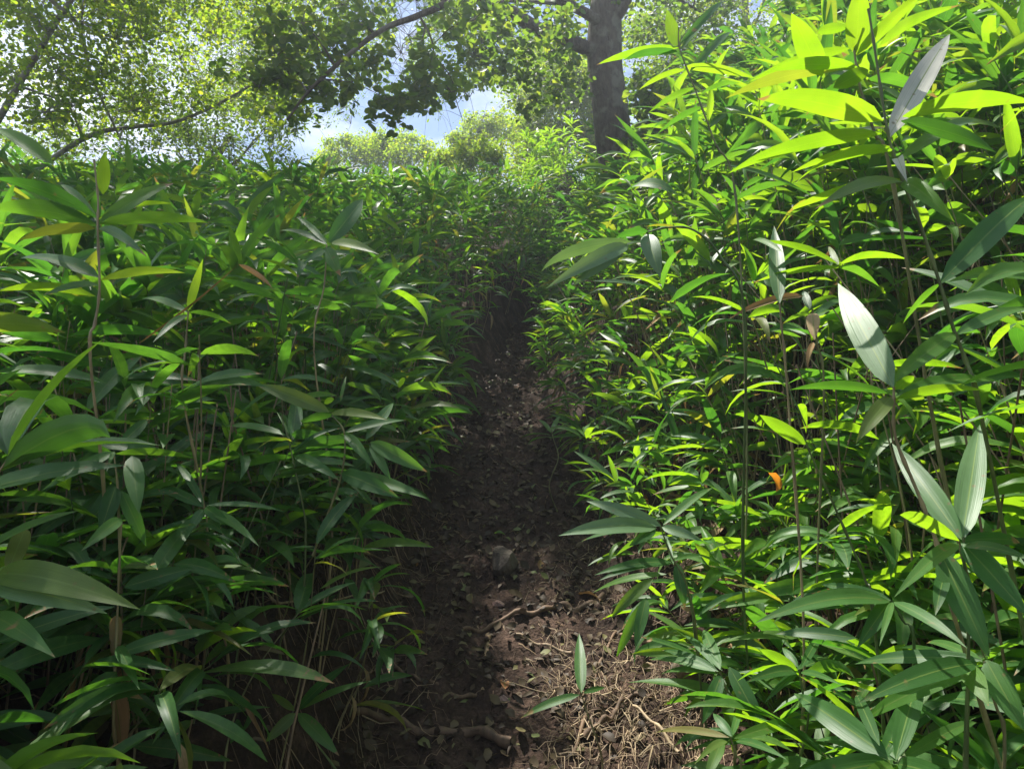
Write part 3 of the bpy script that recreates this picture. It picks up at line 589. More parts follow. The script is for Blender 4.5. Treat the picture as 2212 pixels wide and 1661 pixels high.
hero('bamboo plant with bleached tan-edged leaves in the middle of the right bank', 'the tan-edged leaves', 1.7,
     [[(1755, 668), (1765, 740), (1780, 850)]],
     [((1750, 668), (1735, 628), F(w=.5, f=.9, L=.08)), ((1755, 676), (1760, 735), F(m='dead', w=.6, f=1, L=.09, twist=.1, fold=.2)), ((1735, 640), (1573, 690), F(m='dead', f=.6, w=.15, twist=.4, L=.2)), ((1758, 680), (1690, 700), F(f=.4)), ((1760, 680), (1830, 655), F(f=.4)),
      ((1756, 740), (1745, 800), F(m='dead', w=.3, f=.9, L=.08))])
hero('bamboo stalk in the right thicket with one dark broad leaf standing vertically', 'the dark vertical leaf', 1.55,
     [[(1684, 655), (1690, 720), (1700, 830)]],
     [((1684, 655), (1672, 488), F(f=1, w=.28, L=.18, droop=.1)), ((1690, 545), (1625, 520), F(f=.5, m='fresh')), ((1810, 570), (1640, 520), F(f=.4, m='fresh', w=.16)), ((1815, 578), (1625, 612), F(f=.35, m='fresh', w=.14)), ((1810, 572), (1960, 560), F(f=.4, m='fresh')), ((1812, 576), (1900, 620), F(f=.4)),
      ((1812, 574), (1790, 533), F(f=.9, w=.34, L=.1))])

# ------------------------------------------------------------------ scatter bamboo
def side_of(x, y):
    t = x - path_x(y); w = path_w(y)
    return np.where(t > w, 1, np.where(t < -w, -1, 0)), np.abs(t) - w

def height_at(x, y, s, u):
    """height of the stand at a spot"""
    h = np.where(s < 0, .84, 1.25) * (.55 + .45 * sstep(u / np.where(s < 0, .35, .9)))
    h = h * (.8 + .4 * fbm(x * .8, y * .8, 2, 9))
    h = np.where((y > 5) & (y < 8.1) & (x > .45) & (x < 1.75), h * .72, h)
    h = np.where((s > 0) & (u < .35), h * .62, h); h = np.where((y > 7.5) & (x < 1.5), h * .9, h)
    near = y < 1.7
    h = np.where(near & (s > 0) & (x < y * .8), np.minimum(h, .5), h)
    return h

def scatter(x0, x1, y0, y1, dens, rng):
    n = int((x1 - x0) * (y1 - y0) * dens)
    x = rng.uniform(x0, x1, n); y = rng.uniform(y0, y1, n)
    s, u = side_of(x, y)
    ok = ((s != 0) & (u > np.where(s < 0, .10, .02) - .05 * (y > 4.5))) | (y > 8.3)
    ok &= rng.random(n) < np.where((s > 0) & (u < .4) & (y < 2.3), .35, 1.0)
    ok &= ~((s > 0) & (y < 2.5) & (y > 1.5) & (x > 1.0) & (x < 1.75) & (rng.random(n) < .75))     # the thin spot where soil shows
    ok &= ~((np.abs(x) < y * .8 + .1) & (y < np.where(s < 0, 1.55, 1.0)))                                # keep the lens clear
    ok &= ~((x < 0) & (x > -1.0) & (y < 2.3) & (rng.random(n) < .55))
    ok &= ~((x > .1) & (x < .66) & (y > 1.5) & (y < 2.4) & (rng.random(n) < .8))
    return x[ok], y[ok], s[ok], u[ok]

PX, PY, PS, PU = [], [], [], []
for box in ((0.0, 1.5, 7.8, 10.6, 55), (-2.6, -.3, .9, 4.0, 80), (-5, -2.6, .6, 4.0, 22), (-6, 0, 4.0, 8.0, 48), (-8, .6, 8.0, 10.0, 26), (-8, .6, 10.0, 14.0, 18),
            (.3, 2.6, .7, 4.0, 98), (2.6, 5, .6, 4.0, 24), (-.1, 4.5, 4.0, 8.0, 55), (.3, 7, 8.0, 14.0, 26), (-9, 9, 14, 18, 8)):
    a, b, c, d_ = scatter(*box, RNG); PX.append(a); PY.append(b); PS.append(c); PU.append(d_)
PX, PY, PS, PU = map(np.concatenate, (PX, PY, PS, PU)); n_std = len(PX)
# low plants close to the lens, on the right and left feet of the banks
yl_ = RNG.uniform(2.0, 4.6, 130)
ex = [(path_x(yl_) - path_w(yl_) - RNG.uniform(.03, .55, 130), yl_, .2, .4), (RNG.uniform(-1.5, -.75, 45), RNG.uniform(1.35, 2.2, 45), .2, .4), (RNG.uniform(.62, 1.45, 190), RNG.uniform(.85, 2.3, 190), .27, .5), (RNG.uniform(-1.3, -.62, 24), RNG.uniform(1.0, 2.0, 24), .2, .42)]
for a, b, h0_, h1_ in ex:
    ok = np.hypot(a, b) > 1.05
    a, b = a[ok], b[ok]; s_, u_ = side_of(a, b); PX = np.append(PX, a); PY = np.append(PY, b); PS = np.append(PS, np.sign(a)); PU = np.append(PU, np.maximum(u_, .3))
# trees keep a little room
PH = height_at(PX, PY, PS, PU) * np.where(RNG.random(len(PX)) < .38, RNG.uniform(.3, .7, len(PX)), RNG.uniform(.8, 1.15, len(PX)))
PH[n_std:] = RNG.uniform(.24, .48, len(PX) - n_std)
PZ = G(PX, PY)
# leaf size grows with distance from the path edge
PL0 = np.where(np.arange(len(PX)) >= n_std, .21, 0)
PL = np.clip(.18 + .10 * PU, .175, np.where(PS > 0, .28, .26)) * RNG.uniform(.85, 1.15, len(PX))
PL = np.maximum(PL, PL0 * RNG.uniform(.85, 1.15, len(PX)))
face = np.where(PS > 0, math.pi, 0.0) + RNG.normal(0, .75, len(PX)) - np.where(PS > 0, -.5, .5)
tpx, tpy, tz = project(np.stack([PX, PY, PZ + PH], -1))
inview = (tpx > -60) & (tpx < 2272) & (tpy > -120) & (tpy < 1720) & (tz > .8)
order = np.where(inview)[0]; order = order[np.argsort(tz[order] - .35 * PU[order] * 0)]
N_IND = 300 - len(HERO) - 2
vis_score = PU[order] * .9 + tz[order]          # the front rows are the ones that show
pick = order[np.argsort(vis_score)][:N_IND]
pickset = np.zeros(len(PX), bool); pickset[pick] = True

# individuals ------------------------------------------------------
protos = []
for k in range(14):
    r = random.Random(100 + k)
    nt_, ns_ = r.choice([(5, 2), (4, 4), (5, 4), (5, 3), (5, 5), (4, 5)])
    protos.append(make_proto(r, 1.0, .2, nt_, ns_, 1 if k % 4 == 0 else 0))
def place_plant(pr, x, y, z, h, L, rz, label):
    root, nl, _, kids, culm = pr
    c = root.copy(); COL.objects.link(c)
    c.location = (x, y, z - .01); c.rotation_euler = (random.gauss(0, .07), random.gauss(0, .07), rz); c['label'] = label
    kscale = L / .2
    hx = max(h, .7)
    d = culm.copy(); COL.objects.link(d); d.parent = c; d.scale = (hx, hx, h)
    for ch, m in kids:
        d = ch.copy(); COL.objects.link(d); d.parent = c; t = m.translation
        if x > .3 and ch.name.startswith('leaf') and random.random() < .4: d.data = random.choice(LEAF_ME_F)  # brighter leaf colour swapped in to paint sunlight on the right bank
        m4 = (m.to_3x3() * kscale).to_4x4(); m4.translation = Vector((t.x * hx, t.y * hx, t.z * h)); d.matrix_local = m4
    c['group'] = 'bamboo plants crowding both banks of the path'
    return c
seen = {}
ORD = ['nearest', 'second-nearest', 'third-nearest', 'fourth-nearest', 'fifth-nearest', 'sixth-nearest', 'seventh-nearest', 'eighth-nearest', 'ninth-nearest', 'tenth-nearest', 'eleventh-nearest', 'twelfth-nearest', 'thirteenth-nearest', 'fourteenth-nearest', 'fifteenth-nearest']
for i in pick:
    x, y, z, h = PX[i], PY[i], PZ[i], PH[i]
    pr = protos[random.randrange(len(protos))]
    p = np.array([x, y, z])
    near = min(HERO, key=lambda q: np.linalg.norm(q[1][:2] - p[:2])); dv = p - near[1]
    rel = ('uphill behind' if dv[1] > 0 else 'downhill of') if abs(dv[1]) > abs(dv[0]) else ('right of' if dv[0] > 0 else 'left of')
    size = 'knee-high' if h < .5 else ('short' if h < .75 else ('tall' if h > 1.15 else 'waist-high'))
    edge = ' path-edge' if PU[i] < .35 else ''
    lab = f"{size}{edge} {NUM[pr[1]]}-leaved bamboo {rel} {near[0]}"
    seen.setdefault(lab, []).append((float(np.hypot(dv[0], dv[1])), place_plant(pr, x, y, z, h, PL[i], face[i], lab)))
for lab, L_ in seen.items():
    L_.sort(key=lambda q: q[0])
    for k, (dd, o) in enumerate(L_):
        if len(L_) > 1: o['label'] = (ORD[k] if k < len(ORD) else 'farthest') + ' ' + lab
for pr in protos:
    for ch in list(pr[0].children): bpy.data.objects.remove(ch)
    bpy.data.objects.remove(pr[0])

# the rest as thickets ---------------------------------------------
def thicket_template(r, far):
    nt_, ns_ = r.choice([(5, 4), (5, 6), (5, 5), (4, 6), (6, 4)])
    pts, leaves = plant_layout(r, 1.0, .2, nt_, ns_ + (0 if far else 1), 1 if r.random() < .35 else 0)
    return pts, leaves
def build_thicket(name, idx, label, far=False, fresh=.03):
    r = random.Random(len(idx)); acc = Acc()
    lib = LOWV if far else LEAFV
    temps = [thicket_template(r, far) for _ in range(24)]
    which = RNG.integers(0, len(temps), len(idx))
    for k, (pts, leaves) in enumerate(temps):
        ii = idx[which == k]
        if len(ii) == 0: continue
        ca, sa = np.cos(face[ii]), np.sin(face[ii]); z0 = np.zeros(len(ii)); o1 = np.ones(len(ii))
        RZ = np.stack([np.stack([ca, -sa, z0], -1), np.stack([sa, ca, z0], -1), np.stack([z0, z0, o1], -1)], 1)
        tilt = RNG.normal(0, .09, (len(ii), 2)); SH = np.tile(np.eye(3), (len(ii), 1, 1)); SH[:, 0, 2] = tilt[:, 0]; SH[:, 1, 2] = tilt[:, 1]
        H = PH[ii]; hx = np.maximum(H, .7); T0 = np.stack([PX[ii], PY[ii], PZ[ii] - .01], -1)
        DH = np.zeros((len(ii), 3, 3)); DH[:, 0, 0] = hx; DH[:, 1, 1] = hx; DH[:, 2, 2] = H
        A = SH @ RZ @ DH
        V, Q, uv = tube(pts[::3] if far else pts, np.linspace(.0032, .0015, 3 if far else 7), 3 if far else 4)
        acc.many(V, Q, uv, A, T0, RNG.random(len(ii)), 1)
        for o_, m_, L_, kind in leaves:
            dead = kind == 'dead'; vv = r.choice(DEADV if dead else lib)
            jit = RNG.normal(0, .22, (len(ii), 3)); J = np.tile(np.eye(3), (len(ii), 1, 1))
            J[:, 0, 1] = -jit[:, 0]; J[:, 1, 0] = jit[:, 0]; J[:, 1, 2] = -jit[:, 1]; J[:, 2, 1] = jit[:, 1]; J[:, 0, 2] = jit[:, 2]; J[:, 2, 0] = -jit[:, 2]
            MM = RZ @ J @ m_ * (L_ * PL[ii] / .2 * RNG.uniform(.85, 1.15, len(ii)))[:, None, None]
            TT = T0 + np.einsum('nij,j->ni', A, o_)
            acc.many(vv[0], vv[1], vv[2], MM, TT, RNG.random(len(ii)), 2 if dead else (3 if r.random() < fresh else 0))
    o = acc.build(name, [M_BAMBOO, M_CULM, M_DEAD, M_LIT_LIME]); return tag(o, label, 'bamboo', kind='stuff')
rest = ~pickset & (np.abs(PX) < .72 * PY + 1.3)
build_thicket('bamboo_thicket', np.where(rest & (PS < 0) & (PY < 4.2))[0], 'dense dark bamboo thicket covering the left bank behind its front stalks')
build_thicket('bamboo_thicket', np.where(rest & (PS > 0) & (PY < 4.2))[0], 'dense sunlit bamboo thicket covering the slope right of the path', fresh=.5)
build_thicket('bamboo_thicket', np.where(rest & (PS <= 0) & (PY >= 4.2) & (PY < 8))[0], 'shaded bamboo thicket farther up the left bank', True)
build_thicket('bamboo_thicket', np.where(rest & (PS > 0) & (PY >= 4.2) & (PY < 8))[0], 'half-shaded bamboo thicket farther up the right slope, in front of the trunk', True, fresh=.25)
knoll = rest & (PX > -.1) & (PX < 2.8) & (PY > 10.4) & (PY < 14)
build_thicket('bamboo_thicket', np.where(rest & (PY >= 8) & ~knoll)[0], 'shaded bamboo thicket on the ridge where the path disappears', True)
build_thicket('bamboo_thicket', np.where(knoll)[0], 'sunlit yellow-green bamboo on the knoll just left of the grey trunk', True, fresh=.95)  # the knoll's sunlight is carried by the lime leaf colour

def stalks(name, boxes, label):
    acc = Acc()
    for (x0, x1, y0, y1, n, hh) in boxes:
        for _ in range(n):
            x, y = RNG.uniform(x0, x1), RNG.uniform(y0, y1); s, u = side_of(np.array([x]), np.array([y]))
            if u[0] < .07 or (abs(x) < .75 * y and y < 1.25): continue
            z = g1(x, y); h = hh * RNG.uniform(.4, 1.1); a, b = RNG.normal(0, .28 if x > 0 else .12, 2) * h
            pts = np.array([[x, y, z - .02], [x + a * .4, y + b * .4, z + h * .5], [x + a, y + b, z + h]])
            V, Q, uv = tube(pts, [.0034, .003, .002], 4); acc.add(V, Q, uv, RNG.random())
    return tag(acc.build(name, [M_DRYCULM]), label, 'dead bamboo', kind='stuff')
stalks('dead_culms', [(-2.2, -.5, 1.5, 4, 320, .7), (.8, 2.6, 1.3, 4.5, 480, .9), (-3, 0, 4, 7, 80, .6), (.5, 3, 4.5, 7, 120, .7)], 'thin dead tan bamboo culms standing between the green ones')

# ------------------------------------------------------------------ trees
GAP = [[(745, 262), (762, 250), (800, 275), (845, 296), (870, 290), (892, 262), (905, 256), (950, 258), (965, 240), (990, 215), (1030, 196), (1058, 200), (1092, 200), (1095, 240), (1108, 262), (1040, 280), (955, 300), (940, 318), (880, 305), (800, 305), (745, 290)],
       [(855, 0), (918, 0), (908, 50), (888, 95), (872, 150), (852, 195), (836, 165), (850, 100), (860, 55)], [(640, 312), (700, 285), (745, 275), (735, 300), (680, 335), (640, 330)]]
def in_poly(x, y, poly):
    r = np.zeros(len(x), bool); j = len(poly) - 1
    for i in range(len(poly)):
        xi, yi = poly[i]; xj, yj = poly[j]
        c = ((yi > y) != (yj > y)) & (x < (xj - xi) * (y - yi) / ((yj - yi) or 1e-9) + xi); r ^= c; j = i
    return r

def shade_wanted(x, y):
    """share of the sun that the added crowns are shaped to take away, by where the light lands"""
    t = x - path_x(y)
    left = np.where(t < -.3, .86, .95)
    left = np.where((t < -.3) & (y < 4.5), .80, left); left = np.where((t < -1.0) & (y < 2.8), .55, left)
    s = np.where(t < .35, left, np.interp(y, [0, 3.2, 5.0, 7, 9.5], [.04, .08, .32, .75, .8]))
    s = np.where((t > -.15) & (y < 3.0), .05, s); s = np.where((np.abs(t) < .4) & (y > 3.6), .99, s)
    s = np.where((t > .35) & (y < 3.2), .05, s)
    s = np.where((y > 10.2) & (x > .3) & (x < 3.6), .05, s)
    return s

def sun_ok(Pn):
    """keep a leaf only where its shadow falls in shade the photograph shows"""
    hx, hy = Pn[:, 0].copy(), Pn[:, 1].copy()
    for _ in range(8):
        z = G0(hx, hy) + .1 + np.where(hy < 2.6, .3, .75) * sstep((np.abs(hx - path_x(hy)) - path_w(hy)) / .9); t = np.maximum((Pn[:, 2] - z), 0) / S[2]
        nx_, ny_ = Pn[:, 0] - S[0] * t, Pn[:, 1] - S[1] * t
        hx = .5 * hx + .5 * nx_; hy = .5 * hy + .5 * ny_
    n = .6 * vnoise(hx * 4.5, hy * 4.5, 21) + .4 * vnoise(hx * 11, hy * 11, 22)
    n = np.clip((n - .2) / .6, 0, 1)
    return n < shade_wanted(hx, hy)

TLEAF = []
for k in range(5):
    r = random.Random(k); V, Q, U = leaf_blade(1, r.uniform(.62, .8), r.uniform(-.2, .7), r.uniform(.1, .4), r.uniform(-.3, .3), .03, 3, 1, 'ovate', .15, k)
    TLEAF.append((V, Q, U))
TLEAF_ME = []
for k in range(6):
    r = random.Random(50 + k); V, Q, U = leaf_blade(1, r.uniform(.68, .85), r.uniform(-.2, .8), r.uniform(.1, .35), r.uniform(-.3, .3), .04, 9, 1, 'ovate', .15, k)
    V = V.copy()
    for i in range(1, 9):                      # toothed margin
        f_ = 1.06 if i % 2 else .93
        V[i * 3, 1] *= f_; V[i * 3 + 2, 1] *= f_
    TLEAF_ME.append(V); TLEAF.append((V, Q, U))
TLQ, TLU = Q, U
FAR_LEAF = []
for k in range(4):
    V, Q, U = leaf_blade(1, .55, .4, .3, .2, 0, 2, 1, 'ovate', .15, k); V[3:6, 1] *= 1.1; FAR_LEAF.append((V, Q, U))

KITE = [(np.array([[0, 0, 0], [.5, -.36, .06], [1, 0, -.1], [.5, .02, -.02], [.5, .36, .06]], float), np.array([[0, 1, 2, 3], [0, 3, 2, 4]]), np.array([[.5, 0], [0, .5], [.5, 1], [.5, .5], [1, .5]], np.float32))]
def rand_frames(n, rng, hang=.35, flat=.6):
    az = rng.uniform(0, 2 * math.pi, n); el = rng.normal(-hang, .5, n)
    ax = np.stack([np.cos(az) * np.cos(el), np.sin(az) * np.cos(el), np.sin(el)], -1)
    up = rng.normal(0, flat, (n, 3)) + np.array([0, 0, 1.0])
    yv = np.cross(up, ax); yv /= np.linalg.norm(yv, axis=1, keepdims=True) + 1e-9; zv = np.cross(ax, yv)
    return np.stack([ax, yv, zv], 2)

class Tree:
    def __init__(s, name, label, cat, base, mat_bark, mat_leaf, seed, leaf=.06, group=None):
        s.base = np.array(base, float); s.root = thing(name, label, cat, s.base, group)
        s.rng = np.random.default_rng(seed); s.bark = mat_bark; s.lm = mat_leaf; s.leaf = leaf
        s.nodes = []; s.twigs = Acc(); s.TW = []; s.LP = []; s.LF = []; s.LS = []
    def limb(s, pts, r0, r1, name='branch', sides=8, k=5, rough=.0):
        sp = smooth_poly(pts, k); n = len(sp); rad = np.linspace(r0, r1, n)
        V, Q, uv = tube(sp, rad, sides)
        if rough:
            c = np.repeat(sp, sides, 0); dv = V - c
            nn = fbm(np.arctan2(dv[:, 1], dv[:, 0]) * 2.5 + 40, V[:, 2] * 2.2, 3, 4)
            V = c + dv * (1 + rough * (nn - .5) * 2)[:, None]
        link(name, new_mesh(name, V - s.base, Q, uv, np.full(len(V), .5), [s.bark]), s.root)
        for i in range(n): s.nodes.append((sp[i], rad[i]))
    def cluster(s, c, rad, n_leaf, n_twig=None, limb=True, hang=.3, gap=True, squash=.75):
        c = np.asarray(c, float); rng = s.rng
        if limb and s.nodes:
            A = np.array([q[0] for q in s.nodes]); dist = np.linalg.norm(A - c, axis=1) + np.maximum(A[:, 2] - c[2], 0) * .6
            k = int(np.argmin(dist)); a, ra = s.nodes[k]
            if np.linalg.norm(a - c) > rad * .5:
                r0 = min(ra * .7, .008 + .012 * np.linalg.norm(a - c)); mid = (a + c) / 2 + rng.normal(0, .06, 3) * np.linalg.norm(a - c) + np.array([0, 0, .07 * np.linalg.norm(a - c)])
                sp = smooth_poly([a, mid, c], 4); V, Q, uv = tube(sp, np.linspace(r0, r0 * .35, len(sp)), 5)
                s.twigs.add(V, Q, uv, .5)
                for i in range(len(sp)): s.nodes.append((sp[i], r0 * .6))
        n_twig = n_twig or max(5, int(n_leaf / 14))
        per = max(3, n_leaf // n_twig)
        for _ in range(n_twig):
            dv = rng.normal(0, 1, 3); dv /= np.linalg.norm(dv); dv[2] *= squash; L = rad * rng.uniform(.55, 1.15)
            e = c + dv * L; m = c + dv * L * .5 + np.array([0, 0, .12 * L]); e = e - np.array([0, 0, hang * L * .5])
            sp = smooth_poly([c, m, e], 2)
            if gap:
                x_, y_, z_ = project(sp[-1:]); 
                if any(in_poly(x_, y_, g)[0] for g in GAP) and rng.random() < .9: continue
            s.TW.append((sp, rad))
            tt = rng.uniform(.2, 1, per); idx = tt * (len(sp) - 1); i0 = np.minimum(idx.astype(int), len(sp) - 2); f_ = (idx - i0)[:, None]
            pos = sp[i0] * (1 - f_) + sp[i0 + 1] * f_ + rng.normal(0, .035 + .04 * rad, (per, 3))
            s.LP.append(pos); s.LF.append(rand_frames(per, rng, hang)); s.LS.append(s.leaf * rng.uniform(.7, 1.2, per))
    def finish(s, n_parts, far=False, gap=True, sunlit=True):
        LP, LF, LS = np.concatenate(s.LP), np.concatenate(s.LF), np.concatenate(s.LS)
        x, y, z = project(LP); keep = np.ones(len(LP), bool)
        if gap:
            for g in GAP: keep &= ~(in_poly(x, y, g) & (z > 0) & (s.rng.random(len(x)) < .97))
        if sunlit: keep &= sun_ok(LP) | ((x > -50) & (x < 2260) & (y > -40) & (z > 0) & (s.rng.random(len(x)) < .75))
        LP, LF, LS, x, y, z = (q[keep] for q in (LP, LF, LS, x, y, z))
        vis = (x > 0) & (x < 2212) & (y > 0) & (y < 420) & (z > 0)
        order = np.argsort(np.where(vis, z / LS, 1e9)); part = order[:min(n_parts, int(vis.sum()))]; rest_ = order[len(part):]
        if len(part):
            mes = [new_mesh('leaf', TLEAF_ME[k], TLQ, TLU, np.zeros(len(TLEAF_ME[k])), [s.lm]) for k in range(6)]
            for i in part:
                o = link('leaf', mes[int(s.rng.integers(6))], s.root); m = LF[i] * LS[i]; t = LP[i] - s.base
                o.matrix_local = Matrix([[*m[k], t[k]] for k in range(3)] + [[0, 0, 0, 1]])
        acc = Acc(); inside = ((x > -100) & (x < 2312) & (y > -100) & (z > 0))[rest_]
        for lib, sel in ((FAR_LEAF if far else TLEAF, inside), (KITE, ~inside)):
          r2 = rest_[sel]; w = s.rng.integers(0, len(lib), len(r2))
          for k, (V, Q, U) in enumerate(lib):
            ii = r2[w == k]; acc.many(V, Q, U, LF[ii] * LS[ii][:, None, None], LP[ii], s.rng.random(len(ii)))
        acc.build('foliage', [s.lm], s.root, off=s.base)['kind'] = 'stuff'
        if s.TW:
            M_ = np.array([t[0][-1] for t in s.TW] ); H_ = np.array([t[0][len(t[0]) // 2] for t in s.TW])
            tx, ty, tz_ = project(M_); iv = (tx > -20) & (tx < 2230) & (ty > -20) & (tz_ > 0)
            okt = (sun_ok(M_) & sun_ok(H_)) | iv | (not sunlit)
            for (sp, rad), k in zip(s.TW, okt):
                if k: V, Q, uv = tube(sp, np.linspace(.003, .0009, len(sp)) * (1 + rad * .5), 3); s.twigs.add(V, Q, uv, .5)
        if s.twigs.n: s.twigs.build('twigs', [s.bark], s.root, off=s.base)['kind'] = 'stuff'
        return len(LP)

def box_clusters(t, box, n, rad, leaves, rng, **kw):
    for _ in range(n):
        px, py, d = (rng.uniform(*box[k]) for k in range(3)); t.cluster(P(px, py, d), rng.uniform(*rad), leaves, **kw)
def shade_clusters(t, box, n, rad, leaves, rng, **kw):
    for _ in range(n):
        t.cluster([rng.uniform(*box[k]) for k in range(3)], rng.uniform(*rad), leaves, **kw)
tr = random.Random(3)

# the tree beside the path
T1 = Tree('broadleaf_tree', 'grey-barked tree standing right of the path, branches with round leaves hanging over it', 'tree', (1.12, 8.0, g1(1.12, 8.0) - .1), M_BARK, M_TREE, 1, .066)
T1.limb([(1.30, 8.0, g1(1.3, 8.0) - .2), P(1352, 420, 8), P(1330, 330, 8), P(1316, 220, 8), P(1306, 130, 8), P(1308, 40, 8), P(1322, -60, 8), P(1330, -200, 8)], .215, .165, 'trunk', 20, 8, .1)
T1.limb([P(1300, 115, 7.95), P(1262, 103, 7.9), P(1215, 82, 7.7), P(1160, 62, 7.4), P(1105, 28, 7.1), P(1050, 0, 6.8), P(980, -50, 6.4), P(900, -120, 6.0)], .085, .05, 'branch', 10)
T1.limb([P(1310, 60, 7.95), P(1270, 32, 7.8), P(1225, 8, 7.6), P(1170, -25, 7.3), P(1080, -120, 6.9)], .06, .04, 'branch', 10)
T1.limb([P(900, -120, 6.0), P(930, -60, 5.6), P(965, 0, 5.4), P(905, 34, 5.3), P(828, 64, 5.2), P(740, 130, 5.1), P(665, 200, 5.1), P(620, 260, 5.1)], .034, .008, 'branch', 7)
T1.limb([P(908, 38, 5.3), P(918, 60, 5.3), P(910, 95, 5.3), P(902, 130, 5.3), P(912, 165, 5.3)], .009, .003, 'branch', 5)
T1.limb([P(918, 55, 5.3), P(932, 85, 5.28), P(940, 120, 5.3), P(975, 170, 5.3), P(985, 215, 5.3), P(1000, 262, 5.3)], .008, .002, 'branch', 5)
T1.limb([P(1320, -60, 8), P(1380, -150, 8), P(1500, -260, 7.8), P(1700, -420, 7.5)], .11, .04, 'branch', 8)
T1.limb([P(1308, 60, 8), P(1345, 20, 7.9), P(1380, -60, 7.8)], .07, .04, 'branch', 8)
for (px, py, r_, n) in [(650, 50, 80, 100), (720, 110, 75, 90), (630, 170, 70, 90), (770, 50, 60, 50), (700, 215, 60, 110), (760, 180, 55, 100), (835, 215, 45, 80), (800, 130, 50, 70), (845, 268, 22, 26), (920, 190, 38, 60), (965, 165, 34, 46),
                        (936, 245, 20, 18), (985, 75, 45, 60), (1010, 210, 24, 20), (1045, 178, 18, 10), (1024, 45, 55, 70), (1095, 120, 42, 60), (1125, 170, 40, 50), (1128, 245, 24, 26), (1165, 165, 42, 50), (1197, 50, 60, 80),
                        (930, 120, 50, 80), (870, 95, 40, 60), (860, 230, 40, 60), (890, 225, 30, 40), (975, 200, 30, 40), (1040, 110, 50, 80), (990, 30, 50, 60), (1075, 160, 30, 40), (620, 240, 60, 90), (1200, 200, 40, 50), (690, 110, 80, 70), (600, 120, 80, 120), (780, 110, 60, 50), (1210, 90, 60, 80),
                        (1235, 130, 35, 40), (1100, 60, 50, 80), (1140, 110, 50, 90), (1180, 120, 50, 80), (1215, 40, 50, 80), (1245, 180, 40, 50), (1160, 220, 36, 50), (1060, 20, 50, 70), (560, 190, 70, 90), (560, 60, 70, 90), (870, 175, 30, 30), (1080, 40, 40, 50), (740, 10, 70, 50), (1150, 20, 50, 60)]:
    T1.cluster(P(px, py, tr.uniform(4.9, 5.6) if px < 1060 else tr.uniform(5.6, 6.8)), r_ / 1580 * 5.4 * 1.25, n, limb=px < 1300)
shade_clusters(T1, ((-2.5, 2.5), (4.5, 10.5), (6.2, 9.5)), 150, (.45, .85), 230, tr)  # unseen crown overhead, added to shade the path
n1_ = T1.finish(300)

# the spreading tree on the left
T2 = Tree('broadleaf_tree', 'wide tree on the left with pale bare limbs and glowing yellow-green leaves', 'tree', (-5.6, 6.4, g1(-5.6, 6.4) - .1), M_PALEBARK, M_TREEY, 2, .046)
T2.limb([(-5.6, 6.4, g1(-5.6, 6.4) - .3), (-5.5, 6.4, 3.5), (-5.3, 6.5, 5.2), (-5.0, 6.8, 7.5), (-4.6, 7.0, 9.5)], .22, .12, 'trunk', 14, 8, .08)
T2.limb([(-5.4, 6.45, 4.3), P(-60, 330, 6.5), P(60, 150, 6.3), P(140, 20, 6.1), P(250, -120, 6)], .035, .018, 'branch', 8)
T2.limb([(-5.45, 6.45, 3.4), P(0, 420, 7.5), P(180, 300, 7.6), P(280, 276, 7.6), P(370, 266, 7.6), P(450, 236, 7.6), P(520, 198, 7.6), P(585, 158, 7.6)], .032, .008, 'branch', 8)
T2.limb([(-5.2, 6.6, 5.6), P(30, -60, 7), P(120, 10, 7), P(170, 60, 7), P(200, 170, 7), P(260, 300, 7)], .035, .01, 'branch', 6)
T2.limb([(-5.2, 6.6, 6.0), (-4, 6, 7.2), (-2.8, 5.5, 7.6), (-1.6, 5.0, 7.6)], .07, .03, 'branch', 8)
box_clusters(T2, ((-60, 330), (-120, 260), (5.5, 8)), 50, (.35, .6), 185, tr)
box_clusters(T2, ((250, 620), (-100, 250), (7, 10)), 56, (.4, .7), 185, tr)
shade_clusters(T2, ((-4.8, -.9), (3.0, 7.0), (5.7, 7.4)), 230, (.5, .9), 290, tr)  # crown above the frame, added to shade the left bank and path
T2.finish(300)

T3 = Tree('broadleaf_tree', 'shaded small tree with fanning dark branches rising behind the left thicket', 'tree', (-4.3, 10.2, g1(-4.3, 10.2) - .1), M_BARK, M_TREE, 3, .06)
b3 = np.array([-4.3, 10.2, g1(-4.3, 10.2)])
T3.limb([b3 - [0, 0, .3], P(400, 430, 10.2), P(430, 380, 10.2), P(468, 340, 10.2), P(500, 290, 10.2)], .1, .03, 'trunk', 10)
for e in ((380, 320), (420, 290), (530, 330), (560, 290), (470, 250), (340, 350)):
    T3.limb([P(425, 390, 10.2), P((425 + e[0]) / 2 + 10, (390 + e[1]) / 2 + 15, 10.2), P(e[0], e[1], 10.2 + tr.uniform(-.5, .5))], .03, .008, 'branch', 5)
box_clusters(T3, ((260, 660), (150, 320), (9, 12)), 60, (.4, .65), 120, tr)
shade_clusters(T3, ((-7, -.5), (11.5, 16.5), (8.8, 11.0)), 130, (.6, 1.0), 240, tr)  # high crown added to shade the ridge
box_clusters(T3, ((-20, 640), (250, 385), (8.5, 11.5)), 52, (.4, .6), 100, tr)
T3.finish(120, True)

